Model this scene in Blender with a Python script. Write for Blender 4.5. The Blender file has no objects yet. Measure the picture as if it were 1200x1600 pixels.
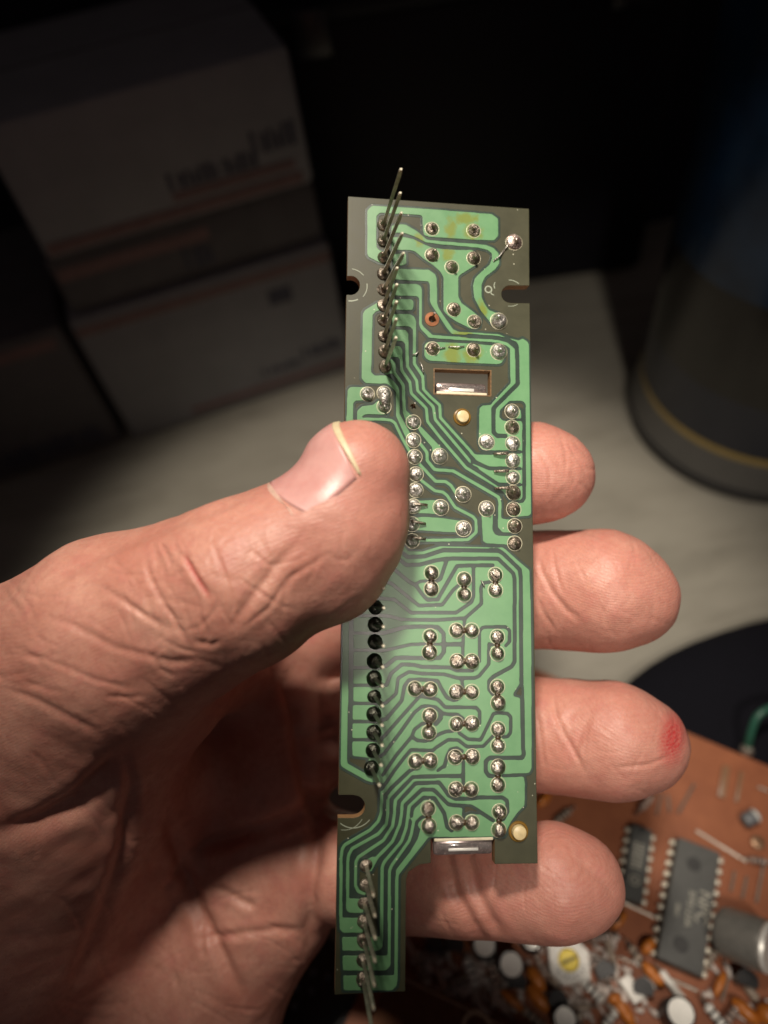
import bpy, bmesh, math, random
import numpy as np
from mathutils import Vector, Matrix
from mathutils.geometry import tessellate_polygon
from mathutils.bvhtree import BVHTree

# One Blender unit is one centimetre; dimensions in the code are millimetres (mm = 0.1 unit).
MM = 0.1
random.seed(7); np.random.seed(7)
scn = bpy.context.scene
scn.unit_settings.system = 'METRIC'; scn.unit_settings.scale_length = 0.01
COL = scn.collection

# ------------------------------------------------------------------ camera
CAM_H = 226.0                                   # height of the lens above the desk
FOC = 1109.0                                    # focal length in photo pixels (1200 x 1600), a plain phone lens
_n = np.array([160., 850., 1109.]); _n /= np.linalg.norm(_n)
_Z = -_n; _Y = np.array([0., 0., 1.]); _Y = _Y - (_Y @ _Z) * _Z; _Y /= np.linalg.norm(_Y); _X = np.cross(_Y, _Z)
CW = np.array([_X, _Y, _Z])                     # lens axes (x right, y down, z forward) -> world axes
def cam_to_world(p):                            # mm in lens axes -> world units
    return Vector((CW @ np.asarray(p, float) + [0, 0, CAM_H]) * MM)
def ray(px, py): return np.array([(px - 600) / FOC, (py - 800) / FOC, 1.0])
def at(px, py, z): return ray(px, py) * z       # mm, lens axes
def on_level(px, py, h):                        # world mm at height h
    r = CW @ ray(px, py); k = (h - CAM_H) / r[2]
    return np.array([0, 0, CAM_H]) + k * r

cam = bpy.data.cameras.new('camera'); cam_o = bpy.data.objects.new('camera', cam); COL.objects.link(cam_o)
m = Matrix.Identity(4)
for i in range(3):
    m[i][0] = CW[i][0]; m[i][1] = -CW[i][1]; m[i][2] = -CW[i][2]
m[2][3] = CAM_H * MM
cam_o.matrix_world = m
cam.sensor_fit = 'VERTICAL'; cam.sensor_height = 34.61; cam.lens = 34.61 * FOC / 1600
cam.clip_start = 0.5; cam.clip_end = 500
cam.dof.use_dof = True; cam.dof.focus_distance = 10.6
cam.dof.aperture_fstop = cam.lens / 265.0       # an iris about 3 mm across
scn.camera = cam_o

# ------------------------------------------------------------------ light
w = bpy.data.worlds.new('World'); scn.world = w; w.use_nodes = True
w.node_tree.nodes['Background'].inputs[0].default_value = (0.85, 0.68, 0.68, 1)
w.node_tree.nodes['Background'].inputs[1].default_value = 0.038
def lamp(name, pos, target, power, size, color, kind='SPOT', cone=60, blend=0.6):
    L = bpy.data.lights.new(name, kind); o = bpy.data.objects.new(name, L); COL.objects.link(o)
    p = cam_to_world(pos); q = cam_to_world(target)
    o.location = p; o.rotation_euler = (q - p).to_track_quat('-Z', 'Y').to_euler()
    L.energy = power; L.color = color
    if kind == 'SPOT':
        L.shadow_soft_size = size; L.spot_size = math.radians(cone); L.spot_blend = blend
    else:
        L.shape = 'DISK'; L.size = size
    return o
lamp('desk_lamp_light', (-30, -196, -100), (-5, -17, 163), 50000, 1.7, (1.0, 0.885, 0.755), cone=40, blend=0.49)
lamp('bulb_light', (57, 4, -198), (98, 14, 152), 20000, 1.3, (1.0, 0.895, 0.775), cone=36, blend=0.15)
scn.view_settings.view_transform = 'Standard'; scn.view_settings.look = 'None'
scn.view_settings.exposure = 0; scn.view_settings.gamma = 1

# ------------------------------------------------------------------ helpers
class NT:
    def __init__(s, name):
        s.m = bpy.data.materials.new(name); s.m.use_nodes = True; s.t = s.m.node_tree
        s.b = s.t.nodes['Principled BSDF']; s.i = s.b.inputs
    def n(s, typ, **kw):
        x = s.t.nodes.new(typ)
        for k, v in kw.items():
            if k in x.inputs: x.inputs[k].default_value = v
            else: setattr(x, k, v)
        return x
    def l(s, a, b): s.t.links.new(a, b)
    def coord(s): return s.n('ShaderNodeTexCoord').outputs['Object']
    def noise(s, vec, scale, detail=3, rough=0.6):
        x = s.n('ShaderNodeTexNoise', Scale=scale, Detail=detail, Roughness=rough); s.l(vec, x.inputs['Vector']); return x.outputs['Fac']
    def ramp(s, fac, *stops):
        x = s.n('ShaderNodeValToRGB'); e = x.color_ramp.elements
        while len(e) < len(stops): e.new(0.5)
        for k, (p, c) in enumerate(stops): e[k].position = p; e[k].color = (*c, 1)
        s.l(fac, x.inputs[0]); return x.outputs[0]
    def mix(s, fac, a, b, mode='MIX'):
        x = s.n('ShaderNodeMix', data_type='RGBA', blend_type=mode)
        for v, k in ((fac, 0), (a, 6), (b, 7)):
            if hasattr(v, 'is_linked'): s.l(v, x.inputs[k])
            else: x.inputs[k].default_value = v if k == 0 else (*v, 1)
        return x.outputs[2]
    def math(s, op, a, b=0.0, clamp=False):
        x = s.n('ShaderNodeMath', operation=op, use_clamp=clamp)
        for k, v in ((0, a), (1, b)):
            if hasattr(v, 'is_linked'): s.l(v, x.inputs[k])
            else: x.inputs[k].default_value = v
        return x.outputs[0]
    def bump(s, h, strength=0.3, dist=0.01, normal=None):
        x = s.n('ShaderNodeBump', Strength=strength, Distance=dist); s.l(h, x.inputs['Height'])
        if normal is not None: s.l(normal, x.inputs['Normal'])
        return x.outputs[0]
def mat(name, col, rough=0.5, metal=0.0, var=0.12, scale=6.0, bump=0.0, bscale=40.0, spec=0.5, dust=None):
    t = NT(name); v = t.coord(); nz = t.noise(v, scale)
    c = t.ramp(nz, (0.3, tuple(max(0, x * (1 - var)) for x in col)), (0.7, tuple(x * (1 + var) for x in col)))
    if dust:
        d = t.noise(v, bscale * 1.5, 4, 0.7)
        c = t.mix(t.math('MULTIPLY', t.math('SUBTRACT', d, 0.56, True), 5.0, True), c, dust)
    t.l(c, t.i['Base Color'])
    t.i['Metallic'].default_value = metal; t.i['Specular IOR Level'].default_value = spec
    rr = t.math('ADD', t.math('MULTIPLY', t.noise(v, scale * 3), 0.18), rough - 0.09); t.l(rr, t.i['Roughness'])
    if bump: t.l(t.bump(t.noise(v, bscale, 4), bump, 0.02), t.i['Normal'])
    return t.m

def mesh(name, verts, faces, smooth=False):
    me = bpy.data.meshes.new(name); me.from_pydata([tuple(v) for v in verts], [], faces); me.update()
    if smooth:
        me.polygons.foreach_set('use_smooth', [True] * len(me.polygons))
    return me
def link(name, me, material=None, parent=None, **props):
    o = bpy.data.objects.new(name, me); COL.objects.link(o)
    if material is not None and me is not None:
        for x in (material if isinstance(material, (list, tuple)) else [material]):
            if x.name not in [q.name for q in me.materials if q]: me.materials.append(x)
    if parent is not None: o.parent = parent
    for k, v in props.items(): o[k] = v
    return o
def thing(name, label, cat, matrix=None, group=None):
    o = bpy.data.objects.new(name, None); COL.objects.link(o); o.empty_display_size = 0.3
    if matrix is not None: o.matrix_world = matrix
    o['label'] = label; o['category'] = cat
    if group: o['group'] = group
    return o
class MB:                                       # collects shapes (mm) into one mesh
    def __init__(s): s.v = []; s.f = []
    def add(s, v, f):
        k = len(s.v); s.v += [Vector(x) for x in v]; s.f += [tuple(i + k for i in q) for q in f]; return s
    def box(s, c, d, rz=0.0, bev=0.0, rot=None):
        x, y, z = d[0] / 2, d[1] / 2, d[2] / 2
        R = rot if rot is not None else Matrix.Rotation(rz, 3, 'Z')
        bm = bmesh.new(); bmesh.ops.create_cube(bm, size=1)
        bmesh.ops.scale(bm, vec=(d[0], d[1], d[2]), verts=bm.verts)
        if bev: bmesh.ops.bevel(bm, geom=bm.edges[:], offset=bev, segments=2, affect='EDGES', profile=0.5)
        bm.verts.index_update()
        v = [R @ p.co + Vector(c) for p in bm.verts]; f = [[p.index for p in q.verts] for q in bm.faces]; bm.free()
        return s.add(v, f)
    def lathe(s, prof, n=20, c=(0, 0, 0), rot=None, caps=True):
        v = []; f = []
        R = rot if rot is not None else Matrix.Identity(3)
        for r, z in prof:
            for k in range(n):
                a = 2 * math.pi * k / n; v.append(R @ Vector((r * math.cos(a), r * math.sin(a), z)) + Vector(c))
        for i in range(len(prof) - 1):
            for k in range(n):
                k2 = (k + 1) % n; f.append((i * n + k, i * n + k2, (i + 1) * n + k2, (i + 1) * n + k))
        if caps:
            f.append(tuple(range(n - 1, -1, -1))); f.append(tuple((len(prof) - 1) * n + k for k in range(n)))
        return s.add(v, f)
    def tube(s, pts, r, n=8, cap=True):
        pts = [Vector(p) for p in pts]; rs = r if isinstance(r, (list, tuple)) else [r] * len(pts)
        v = []; f = []; up = None
        for i, p in enumerate(pts):
            d = (pts[min(i + 1, len(pts) - 1)] - pts[max(i - 1, 0)]).normalized()
            if up is None: up = d.orthogonal().normalized()
            up = (up - d * up.dot(d)).normalized(); q = d.cross(up)
            for k in range(n):
                a = 2 * math.pi * k / n; v.append(p + (up * math.cos(a) + q * math.sin(a)) * rs[i])
        for i in range(len(pts) - 1):
            for k in range(n):
                k2 = (k + 1) % n; f.append((i * n + k, i * n + k2, (i + 1) * n + k2, (i + 1) * n + k))
        if cap:
            f.append(tuple(range(n - 1, -1, -1))); f.append(tuple((len(pts) - 1) * n + k for k in range(n)))
        return s.add(v, f)
    def mesh(s, name, smooth=False, M=None):
        vv = [(M @ p if M is not None else p) * MM for p in s.v]
        me = mesh(name, vv, s.f, smooth)
        if smooth == 'auto': me.set_sharp_from_angle(angle=math.radians(38))
        return me
    def obj(s, name, material, parent=None, smooth='auto', M=None, **props):
        return link(name, s.mesh(name, smooth, M), material, parent, **props)

def prism(loops, z0, z1):                       # outer loop and holes in mm -> closed solid between two heights
    tri = tessellate_polygon([[Vector((x, y, 0)) for x, y in lp] for lp in loops])
    flat = [p for lp in loops for p in lp]; n = len(flat)
    v = [(x, y, z1) for x, y in flat] + [(x, y, z0) for x, y in flat]; f = []
    for t in tri:
        a, b, c = (flat[i] for i in t)
        ccw = (b[0] - a[0]) * (c[1] - a[1]) - (b[1] - a[1]) * (c[0] - a[0]) > 0
        q = tuple(t) if ccw else tuple(t[::-1])
        f.append(q); f.append(tuple(i + n for i in q[::-1]))
    k = 0
    for j, lp in enumerate(loops):
        A = sum(lp[i - 1][0] * lp[i][1] - lp[i][0] * lp[i - 1][1] for i in range(len(lp)))
        for i in range(len(lp)):
            a, b = k + i, k + (i + 1) % len(lp)
            f.append((a + n, b + n, b, a) if (A > 0) == (j == 0) else (b + n, a + n, a, b))
        k += len(lp)
    return v, f
def circle(x, y, r, n=16): return [(x + r * math.cos(2 * math.pi * k / n), y + r * math.sin(2 * math.pi * k / n)) for k in range(n)]

# ------------------------------------------------------------------ desk, wall
m_desk = NT('desk_laminate')
v = m_desk.coord(); mp = m_desk.n('ShaderNodeMapping'); mp.inputs['Scale'].default_value = (0.35, 1.0, 1); mp.inputs['Rotation'].default_value = (0, 0, -0.5)
m_desk.l(v, mp.inputs[0]); nz = m_desk.noise(mp.outputs[0], 0.5, 5, 0.65)
m_desk.l(m_desk.ramp(nz, (0.30, (0.21, 0.197, 0.16)), (0.5, (0.29, 0.273, 0.225)), (0.72, (0.33, 0.312, 0.26))), m_desk.i['Base Color'])
m_desk.i['Roughness'].default_value = 0.5
mb = MB(); mb.box((20, 108, -10), (760, 460, 20))
mb.obj('desk_top', m_desk.m, kind='structure')
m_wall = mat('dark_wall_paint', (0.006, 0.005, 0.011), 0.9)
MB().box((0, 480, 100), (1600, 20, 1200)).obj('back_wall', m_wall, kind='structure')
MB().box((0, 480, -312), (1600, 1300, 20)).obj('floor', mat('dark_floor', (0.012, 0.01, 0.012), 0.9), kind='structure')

# ------------------------------------------------------------------ white cartons
m_card = mat('white_card', (0.225, 0.225, 0.235), 0.7, bump=0.05, bscale=8, scale=0.6, var=0.08)
m_red = mat('red_print', (0.18, 0.105, 0.10), 0.65, scale=2)
m_ink = mat('dark_blue_print', (0.045, 0.045, 0.07), 0.65, scale=2)
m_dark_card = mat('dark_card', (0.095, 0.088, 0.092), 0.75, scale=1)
A0 = np.array([-107.4, 243.9]); B0 = np.array([-5.6, 264.9]); UU = (B0 - A0) / np.linalg.norm(B0 - A0); YAW = math.atan2(UU[1], UU[0])
def carton(label, u0, u1, z0, z1, material, marks, back=0.0, depth=90):
    o = A0 + UU * u0 + np.array([-UU[1], UU[0]]) * back
    M = Matrix.Translation((o[0] * MM, o[1] * MM, z0 * MM)) @ Matrix.Rotation(YAW, 4, 'Z')
    r = thing('carton', label, 'carton', M, 'cartons stacked on the desk')
    W_, H_ = u1 - u0, z1 - z0
    b = MB(); b.box((W_ / 2, depth / 2, H_ / 2), (W_, depth, H_), bev=2.5); b.obj('box_body', material, r)
    for nm, mm_, (x0, x1, y0, y1) in marks:
        if nm == 'printed_text':                 # a line of block letters, too soft to read in the photograph
            b = MB(); x = x0; k = 0
            while x < x1 - 0.8:
                w_ = (1.6, 2.3, 1.2, 2.0)[k % 4]; h_ = (y1 - y0) * (1.0, 0.8, 0.95, 0.7, 1.0)[k % 5]
                b.box((x + w_ / 2, -0.1, y0 + h_ / 2), (w_, 0.4, h_)); x += w_ + (0.8 if k % 6 else 2.2); k += 1
            b.obj(nm, mm_, r, kind='stuff'); continue
        MB().box(((x0 + x1) / 2, -0.1, (y0 + y1) / 2), (x1 - x0, 0.4, y1 - y0)).obj(nm, mm_, r)
    f_ = MB(); f_.box((W_ / 2, depth / 2, H_ + 0.15), (W_ * 0.98, 0.7, 0.3)); f_.obj('flap_seam', m_dark_card, r)
    return r
carton('white carton with a red band along its top, lowest of the stack', 0, 108, 0, 67.5, m_card,
       [('red_band', m_red, (1.5, 107, 59.5, 63.5)), ('printed_mark', m_ink, (78, 88, 47, 54)), ('red_band', m_red, (30, 107, 5, 8)),
        ('printed_text', m_ink, (66, 84, 13, 16.5)), ('printed_text', m_ink, (86, 104, 15, 21))])
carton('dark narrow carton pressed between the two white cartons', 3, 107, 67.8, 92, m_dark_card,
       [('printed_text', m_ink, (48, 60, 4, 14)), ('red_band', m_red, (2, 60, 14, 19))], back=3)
carton('white carton on top of the stack with blurred blue print', 5, 107, 92.3, 139, m_card,
       [('red_band', m_red, (2, 98, 2, 6)), ('printed_text', m_ink, (50, 84, 12, 18)), ('printed_text', m_ink, (82, 97, 16, 24)), ('red_band', m_red, (50, 96, 8, 11))])
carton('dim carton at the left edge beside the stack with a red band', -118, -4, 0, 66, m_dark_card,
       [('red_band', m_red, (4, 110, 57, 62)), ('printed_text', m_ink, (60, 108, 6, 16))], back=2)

# ------------------------------------------------------------------ round dark tin on the right
tin = thing('tin', 'large round dark tin with gold ring and grey base on the desk', 'tin', Matrix.Translation((16.18, 19.32, 0)))
m_blk = mat('black_gloss', (0.012, 0.012, 0.016), 0.35); m_grey = mat('grey_metal', (0.11, 0.107, 0.10), 0.5, 0.2, bump=0.03)
m_gold = mat('gold_line', (0.36, 0.26, 0.085), 0.45, 0.2); m_navy = mat('navy_print', (0.007, 0.010, 0.022), 0.25)
m_blue = mat('blue_print', (0.006, 0.020, 0.046), 0.22, var=0.5, scale=0.4); m_brown = mat('brown_print', (0.006, 0.0055, 0.005), 0.25, var=0.6, scale=0.5)
R_ = 53
MB().lathe([(R_ - 5, 0), (R_ - 1.5, 0.8), (R_, 3), (R_, 6.5)], 72).obj('base_rim', m_blk, tin)
MB().lathe([(R_ - 0.6, 6.5), (R_ - 1.5, 12), (R_ - 3.5, 19)], 72, caps=False).obj('base_band', m_grey, tin)
MB().lathe([(R_ - 3.4, 18.2), (R_ - 3.1, 20.0), (R_ - 3.4, 21.6)], 72, caps=False).obj('gold_ring', m_gold, tin)
MB().lathe([(R_ - 3.5, 21.6), (R_ - 3.5, 44)], 72, caps=False).obj('dark_band', m_navy, tin)
MB().lathe([(R_ - 3.5, 44), (R_ - 3.5, 82)], 72, caps=False).obj('brown_band', m_brown, tin)
MB().lathe([(R_ - 3.5, 82), (R_ - 3.5, 150), (R_ - 4, 158), (R_ - 8, 162), (R_ - 8, 170)], 72).obj('blue_band', m_blue, tin)
# black bag / case behind the circuit boards
bag = bmesh.new(); bmesh.ops.create_uvsphere(bag, u_segments=40, v_segments=20, radius=1)
for p in bag.verts:
    q = p.co; s_ = lambda t, e: math.copysign(abs(t) ** e, t)
    p.co = Vector((s_(q.x, 0.85) * 50 * (1 + 0.05 * math.sin(3 * q.y)), s_(q.y, 0.85) * 29, q.z * 7.4 + 7.4 + 0.6 * math.sin(q.x * 5 + q.y * 3) * max(0, q.z)))
me = bpy.data.meshes.new('pouch'); bmesh.ops.scale(bag, vec=(MM,) * 3, verts=bag.verts); bag.to_mesh(me); bag.free()
me.polygons.foreach_set('use_smooth', [True] * len(me.polygons))
o = link('pouch', me, mat('black_cloth', (0.003, 0.003, 0.006), 0.9, bump=0.2, bscale=30, spec=0.2), label='soft black pouch lying behind the brown circuit board', category='pouch')
o.location = (10.4, 6.7, 0); o.rotation_euler = (0, 0, math.radians(8))

# black case standing at the back
case = thing('case', 'big plain black case standing at the back of the desk beyond the circuit board', 'case', Matrix.Translation((7.0, 35.5, 0)) @ Matrix.Rotation(math.radians(-4), 4, 'Z'))
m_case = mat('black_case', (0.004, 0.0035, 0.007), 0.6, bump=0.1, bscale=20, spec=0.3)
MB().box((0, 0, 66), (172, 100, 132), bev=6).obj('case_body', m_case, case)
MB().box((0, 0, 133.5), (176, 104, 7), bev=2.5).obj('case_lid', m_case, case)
for x in (-60, 60): MB().box((x, -53, 128), (14, 4, 16), bev=1).obj('latch', m_blk, case)

# ------------------------------------------------------------------ brown main circuit board on the desk
PCB_H = 18.0                                    # its component face above the desk
e1, e2 = on_level(1075, 1145, PCB_H), on_level(1200, 1197, PCB_H)
pu = (e2 - e1); pu /= np.linalg.norm(pu); PA = math.atan2(pu[1], pu[0])
PM = Matrix.Translation((e1[0] * MM, e1[1] * MM, PCB_H * MM)) @ Matrix.Rotation(PA, 4, 'Z')
PMI = PM.inverted()
def on_pcb(px, py, h=0.0):                      # mm on the board's own axes (x along its far edge, y towards that edge)
    q = PMI @ Vector(on_level(px, py, PCB_H + h) * MM); return Vector((q.x / MM, q.y / MM, h))
pcb = thing('main_circuit_board', 'brown circuit board crowded with chips and small parts, lying on the desk', 'circuit board', PM)
t = NT('brown_phenolic'); v = t.coord(); nz = t.noise(v, 1.2, 5, 0.65); n2 = t.noise(v, 9, 4, 0.7)
c = t.ramp(nz, (0.3, (0.23, 0.073, 0.031)), (0.7, (0.31, 0.106, 0.045)))
c = t.mix(t.math('MULTIPLY', t.math('SUBTRACT', n2, 0.6, True), 2.5, True), c, (0.13, 0.055, 0.025))
t.l(c, t.i['Base Color']); t.i['Roughness'].default_value = 0.5; t.i['Specular IOR Level'].default_value = 0.3; t.l(t.bump(n2, 0.15, 0.01), t.i['Normal']); m_phen = t.m
m_silver = mat('tinned_metal', (0.46, 0.42, 0.36), 0.36, 0.8, bump=0.1, bscale=25)
m_chippin = mat('chip_pin_tin', (0.78, 0.73, 0.60), 0.38, 0.5, scale=20)
m_white = mat('white_plastic', (0.80, 0.78, 0.72), 0.45, scale=8, var=0.08)
m_cap = mat('cap_sleeve', (0.035, 0.034, 0.034), 0.4, scale=5, var=0.3)
m_alu = mat('aluminium_top', (0.78, 0.77, 0.72), 0.4, 0.35, scale=12, var=0.06)
m_chip = mat('chip_plastic', (0.055, 0.057, 0.053), 0.5, bump=0.25, bscale=60, scale=5)
m_chipdark = mat('chip_dimple', (0.022, 0.022, 0.022), 0.6)
m_print = mat('pale_print', (0.36, 0.35, 0.29), 0.6)
m_orange = mat('orange_ceramic', (0.48, 0.15, 0.02), 0.38, scale=6, var=0.2)
m_black = mat('black_epoxy', (0.012, 0.012, 0.013), 0.35)
m_beige = mat('beige_coating', (0.42, 0.30, 0.17), 0.5, scale=10)
m_yel = mat('yellow_glass', (0.75, 0.58, 0.03), 0.3, scale=8, var=0.25)
m_grn = mat('green_wire', (0.02, 0.09, 0.06), 0.4)
m_res = mat('resistor_body', (0.34, 0.27, 0.21), 0.45, scale=12, var=0.25)
m_greyblue = mat('blue_grey_plastic', (0.14, 0.15, 0.16), 0.45)
m_glass = mat('grey_glass', (0.40, 0.30, 0.25), 0.25, scale=14, var=0.3)

XL = on_pcb(548, 1580).x                        # its near left corner stops short of the heel of the hand
MB().box(((XL + 50) / 2, -75, -0.8), (50 - XL, 150, 1.6)).obj('phenolic_sheet', m_phen, pcb)
for x, y in ((XL + 6, -10), (40, -10), (40, -140), (XL + 6, -140), (-10, -8)):
    MB().lathe([(3, -PCB_H), (3, -1.6)], 14, c=(x, y, 0)).obj('standoff', m_silver, pcb)

def chip(name, corners, h, pins_l, pins_r, text, dimples, label=None):
    a, b, c_, d = (on_pcb(x, y, h) for x, y in corners)          # far left, far right, near right, near left
    cen = (a + b + c_ + d) / 4; ax = ((b - a) + (c_ - d)).normalized(); W_ = ((b - a).length + (c_ - d).length) / 2; L_ = ((a - d).length + (b - c_).length) / 2
    rz = math.atan2(ax.y, ax.x)
    M = Matrix.Translation(Vector((cen.x, cen.y, 0)) * MM) @ Matrix.Rotation(rz, 4, 'Z')
    q = bpy.data.objects.new(name, None); COL.objects.link(q); q.parent = pcb; q.matrix_local = M
    if label: q['label'] = label
    bm = bmesh.new(); bmesh.ops.create_cube(bm, size=1)
    for p in bm.verts:
        k = 0.92 if p.co.z > 0 else 1.0
        p.co = Vector((p.co.x * W_ * (k if p.co.z > 0 else 1), p.co.y * L_ * (0.98 if p.co.z > 0 else 1), p.co.z * (h - 0.8) + (h + 0.8) / 2)) * MM
    bmesh.ops.bevel(bm, geom=bm.edges[:], offset=0.02, segments=2, affect='EDGES')
    me = bpy.data.meshes.new('chip_body'); bm.to_mesh(me); bm.free(); link('chip_body', me, m_chip, q)
    pm = MB(); pm.box((0.1, 0, 1.2), (1.5, 1.35, 0.35), bev=0.1); pm.box((0.85, 0, 0.4), (0.35, 1.1, 2.2), bev=0.1); pm.lathe([(0.75, 0.9), (0.72, 1.35), (0.45, 1.62), (0.1, 1.7)], 10, c=(0.35, 0, 0))
    me = pm.mesh('chip_pin', 'auto')
    n_ = round(L_ / 2.54)
    for sd in (-1, 1):
        for k in range(n_):
            p = link('chip_pin', me, m_chippin, q); p.location = (sd * W_ / 2 * MM, (L_ / 2 - (k + 0.5) * L_ / n_) * MM, 0.6 * MM)
            p.rotation_euler = (0, 0, 0 if sd > 0 else math.pi)
    for dx, dy, r in dimples:
        MB().lathe([(r, 0), (r * 0.98, 0.08)], 24, c=(dx, dy, h)).obj('mould_dimple', m_chipdark, q)
    for s_, size, x, y in text:
        cu = bpy.data.curves.new('chip_print', 'FONT'); cu.body = s_; cu.size = size * MM; cu.align_x = 'CENTER'; cu.align_y = 'CENTER'; cu.extrude = 0.002
        o = bpy.data.objects.new('chip_print', cu); COL.objects.link(o)
        dg = bpy.context.evaluated_depsgraph_get(); me = bpy.data.meshes.new_from_object(o.evaluated_get(dg)); bpy.data.objects.remove(o)
        o = link('chip_print', me, m_print, q); o.location = (x * MM, y * MM, (h + 0.03) * MM); o.rotation_euler = (0, 0, math.radians(-90))
    return q, W_, L_
chip('large_chip', [(1060, 1305.5), (1134.7, 1334.7), (1093.8, 1526), (1022.7, 1495.7)], 4.6, 12, 12,
     [('NPC', 3.9, 2.9, 0.2), ('SM5123A', 2.15, 0.1, -1.2), ('1841', 1.7, -2.6, -2.4)], [(-0.5, 9.2, 1.7), (-0.5, -9.6, 1.8)],
     label='large grey chip with pale printed lettering')
q, W_, L_ = chip('small_chip', [(990, 1286.8), (1025, 1298.5), (1000.5, 1412.8), (967, 1401)], 4.2, 7, 7, [], [(0.2, 8.4, 0.9)])
lb = MB()
for x in (-0.9, 0.5):
    for k in range(7): lb.box((x, 4.6 - k * 0.95, 4.22), (0.95, 0.45 + 0.2 * (k % 2), 0.04))
lb.obj('chip_print', m_print, q)
lg = MB(); lg.lathe([(1.25, 4.2), (1.25, 4.24), (0.95, 4.24), (0.95, 4.2)], 24, c=(0, -4.2, 0), caps=False); lg.box((0, -4.2, 4.22), (0.9, 0.35, 0.04)); lg.box((0.25, -4.45, 4.22), (0.3, 0.5, 0.04)); lg.obj('chip_logo', m_print, q)

def part_at(name, px, py, h=0.0, rz=0.0, label=None):
    p = on_pcb(px, py, h); q = bpy.data.objects.new(name, None); COL.objects.link(q); q.parent = pcb
    q.matrix_local = Matrix.Translation((p.x * MM, p.y * MM, 0)) @ Matrix.Rotation(rz, 4, 'Z')
    if label: q['label'] = label
    return q
def standing_cap(px, py, r, h, body=m_cap, top=m_alu):
    q = part_at('capacitor', px, py, h)
    MB().lathe([(r, 0.3), (r, h - 0.9), (r * 0.97, h - 0.3), (r * 0.86, h)], 28).obj('sleeve', body, q)
    MB().lathe([(r * 0.84, h - 0.1), (r * 0.82, h + 0.1), (r * 0.3, h + 0.04)], 28).obj('metal_top', top, q)
for px, py, r, h in ((757, 1476, 3.0, 9), (799, 1507, 3.1, 10), (1064, 1582, 3.3, 10), (883, 1592, 2.8, 7), (830, 1468, 2.6, 6)): standing_cap(px, py, r, h)
# big capacitor lying down, its bright end to the right
p0, p1 = on_pcb(1146, 1462, 6.0), on_pcb(1206, 1484, 11); Ls = (p1 - p0).length; d = (p1 - p0).normalized(); RX0 = Matrix.Rotation(math.radians(90) - math.asin(d.z), 3, 'Y')
q = part_at('large_capacitor', 1138, 1458, 6.6, math.atan2(d.y, d.x), label='large dark capacitor lying on its side')
RX = Matrix.Rotation(math.radians(90), 3, 'Y')
MB().lathe([(4.2, -2.2), (5.2, -1.4), (5.6, 0), (5.6, Ls - 1), (5.3, Ls)], 36, c=(0, 0, 7.2), rot=RX0).obj('sleeve', mat('grey_sleeve', (0.22, 0.215, 0.195), 0.33, 0.3, scale=4), q)
MB().lathe([(5.3, 0), (5.5, 0.5), (5.0, 1.2), (4.6, 0.9), (0.5, 0.9)], 36, c=tuple(RX0 @ Vector((0, 0, Ls)) + Vector((0, 0, 7.2))), rot=RX0).obj('metal_end', m_alu, q)
# trimmer
p = on_pcb(889, 1500, 6.0); q = part_at('trimmer', 889, 1500, 6.0, math.radians(32))
out = [(-4.6, -2.2), (-2.4, -4.8), (4.2, -4.2), (4.8, 1.6), (2.0, 4.8), (-4.2, 4.4)]
v_, f_ = prism([out, circle(0, 0, 2.5, 28)], 0.4, 6.0); MB().add(v_, f_).obj('trimmer_body', m_white, q)
MB().lathe([(2.45, 3.0), (2.45, 4.6), (2.1, 4.9)], 28).obj('adjuster', m_yel, q)
MB().box((0, 0, 4.95), (4.0, 0.7, 0.3), rz=0.3).obj('screw_slot', mat('dark_slot', (0.16, 0.12, 0.01), 0.5), q)
tk = MB()
for k in range(9):
    a = math.radians(200 + k * 17); tk.box((3.5 * math.cos(a), 3.5 * math.sin(a), 6.03), (0.22, 0.9 if k % 2 else 0.55, 0.06), rz=a + 1.57 + (k % 3) * 0.3)
tk.obj('printed_marks', m_chipdark, q, kind='stuff')

def bar(name, a, b, r, h, material, n=8):
    p, q_ = on_pcb(*a, h), on_pcb(*b, h); MB().tube([(p.x, p.y, 0.1), (p.x, p.y, h), (q_.x, q_.y, h), (q_.x, q_.y, 0.1)], r, n).obj(name, material, pcb)
for a, b in (((1148, 1362), (1142, 1392)), ((1167, 1370), (1160, 1403)), ((1194, 1345), (1182, 1410)), ((1088, 1298), (1166, 1346)), ((1138, 1525), (1128, 1565)),
             ((968, 1407), (1100, 1470)), ((968, 1495), (1090, 1548)), ((1085, 1225), (1060, 1270)), ((1034, 1240), (1026, 1272)), ((1044, 1243), (1046, 1268)), ((1185, 1230), (1200, 1236))):
    bar('jumper_wire', a, b, 0.34, 0.55, m_silver)
for a, b, wd in (((1134, 1198), (1126, 1247), 14), ((1158, 1207), (1150, 1254), 8)):
    p, q_ = on_pcb(*a), on_pcb(*b); d = q_ - p
    MB().box(((p.x + q_.x) / 2, (p.y + q_.y) / 2, 0.5), (d.length, 1.9 if wd > 10 else 1.0, 1.0), rz=math.atan2(d.y, d.x), bev=0.15).obj('flat_resistor', mat('brown_coat', (0.24, 0.13, 0.07), 0.4), pcb)
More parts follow.
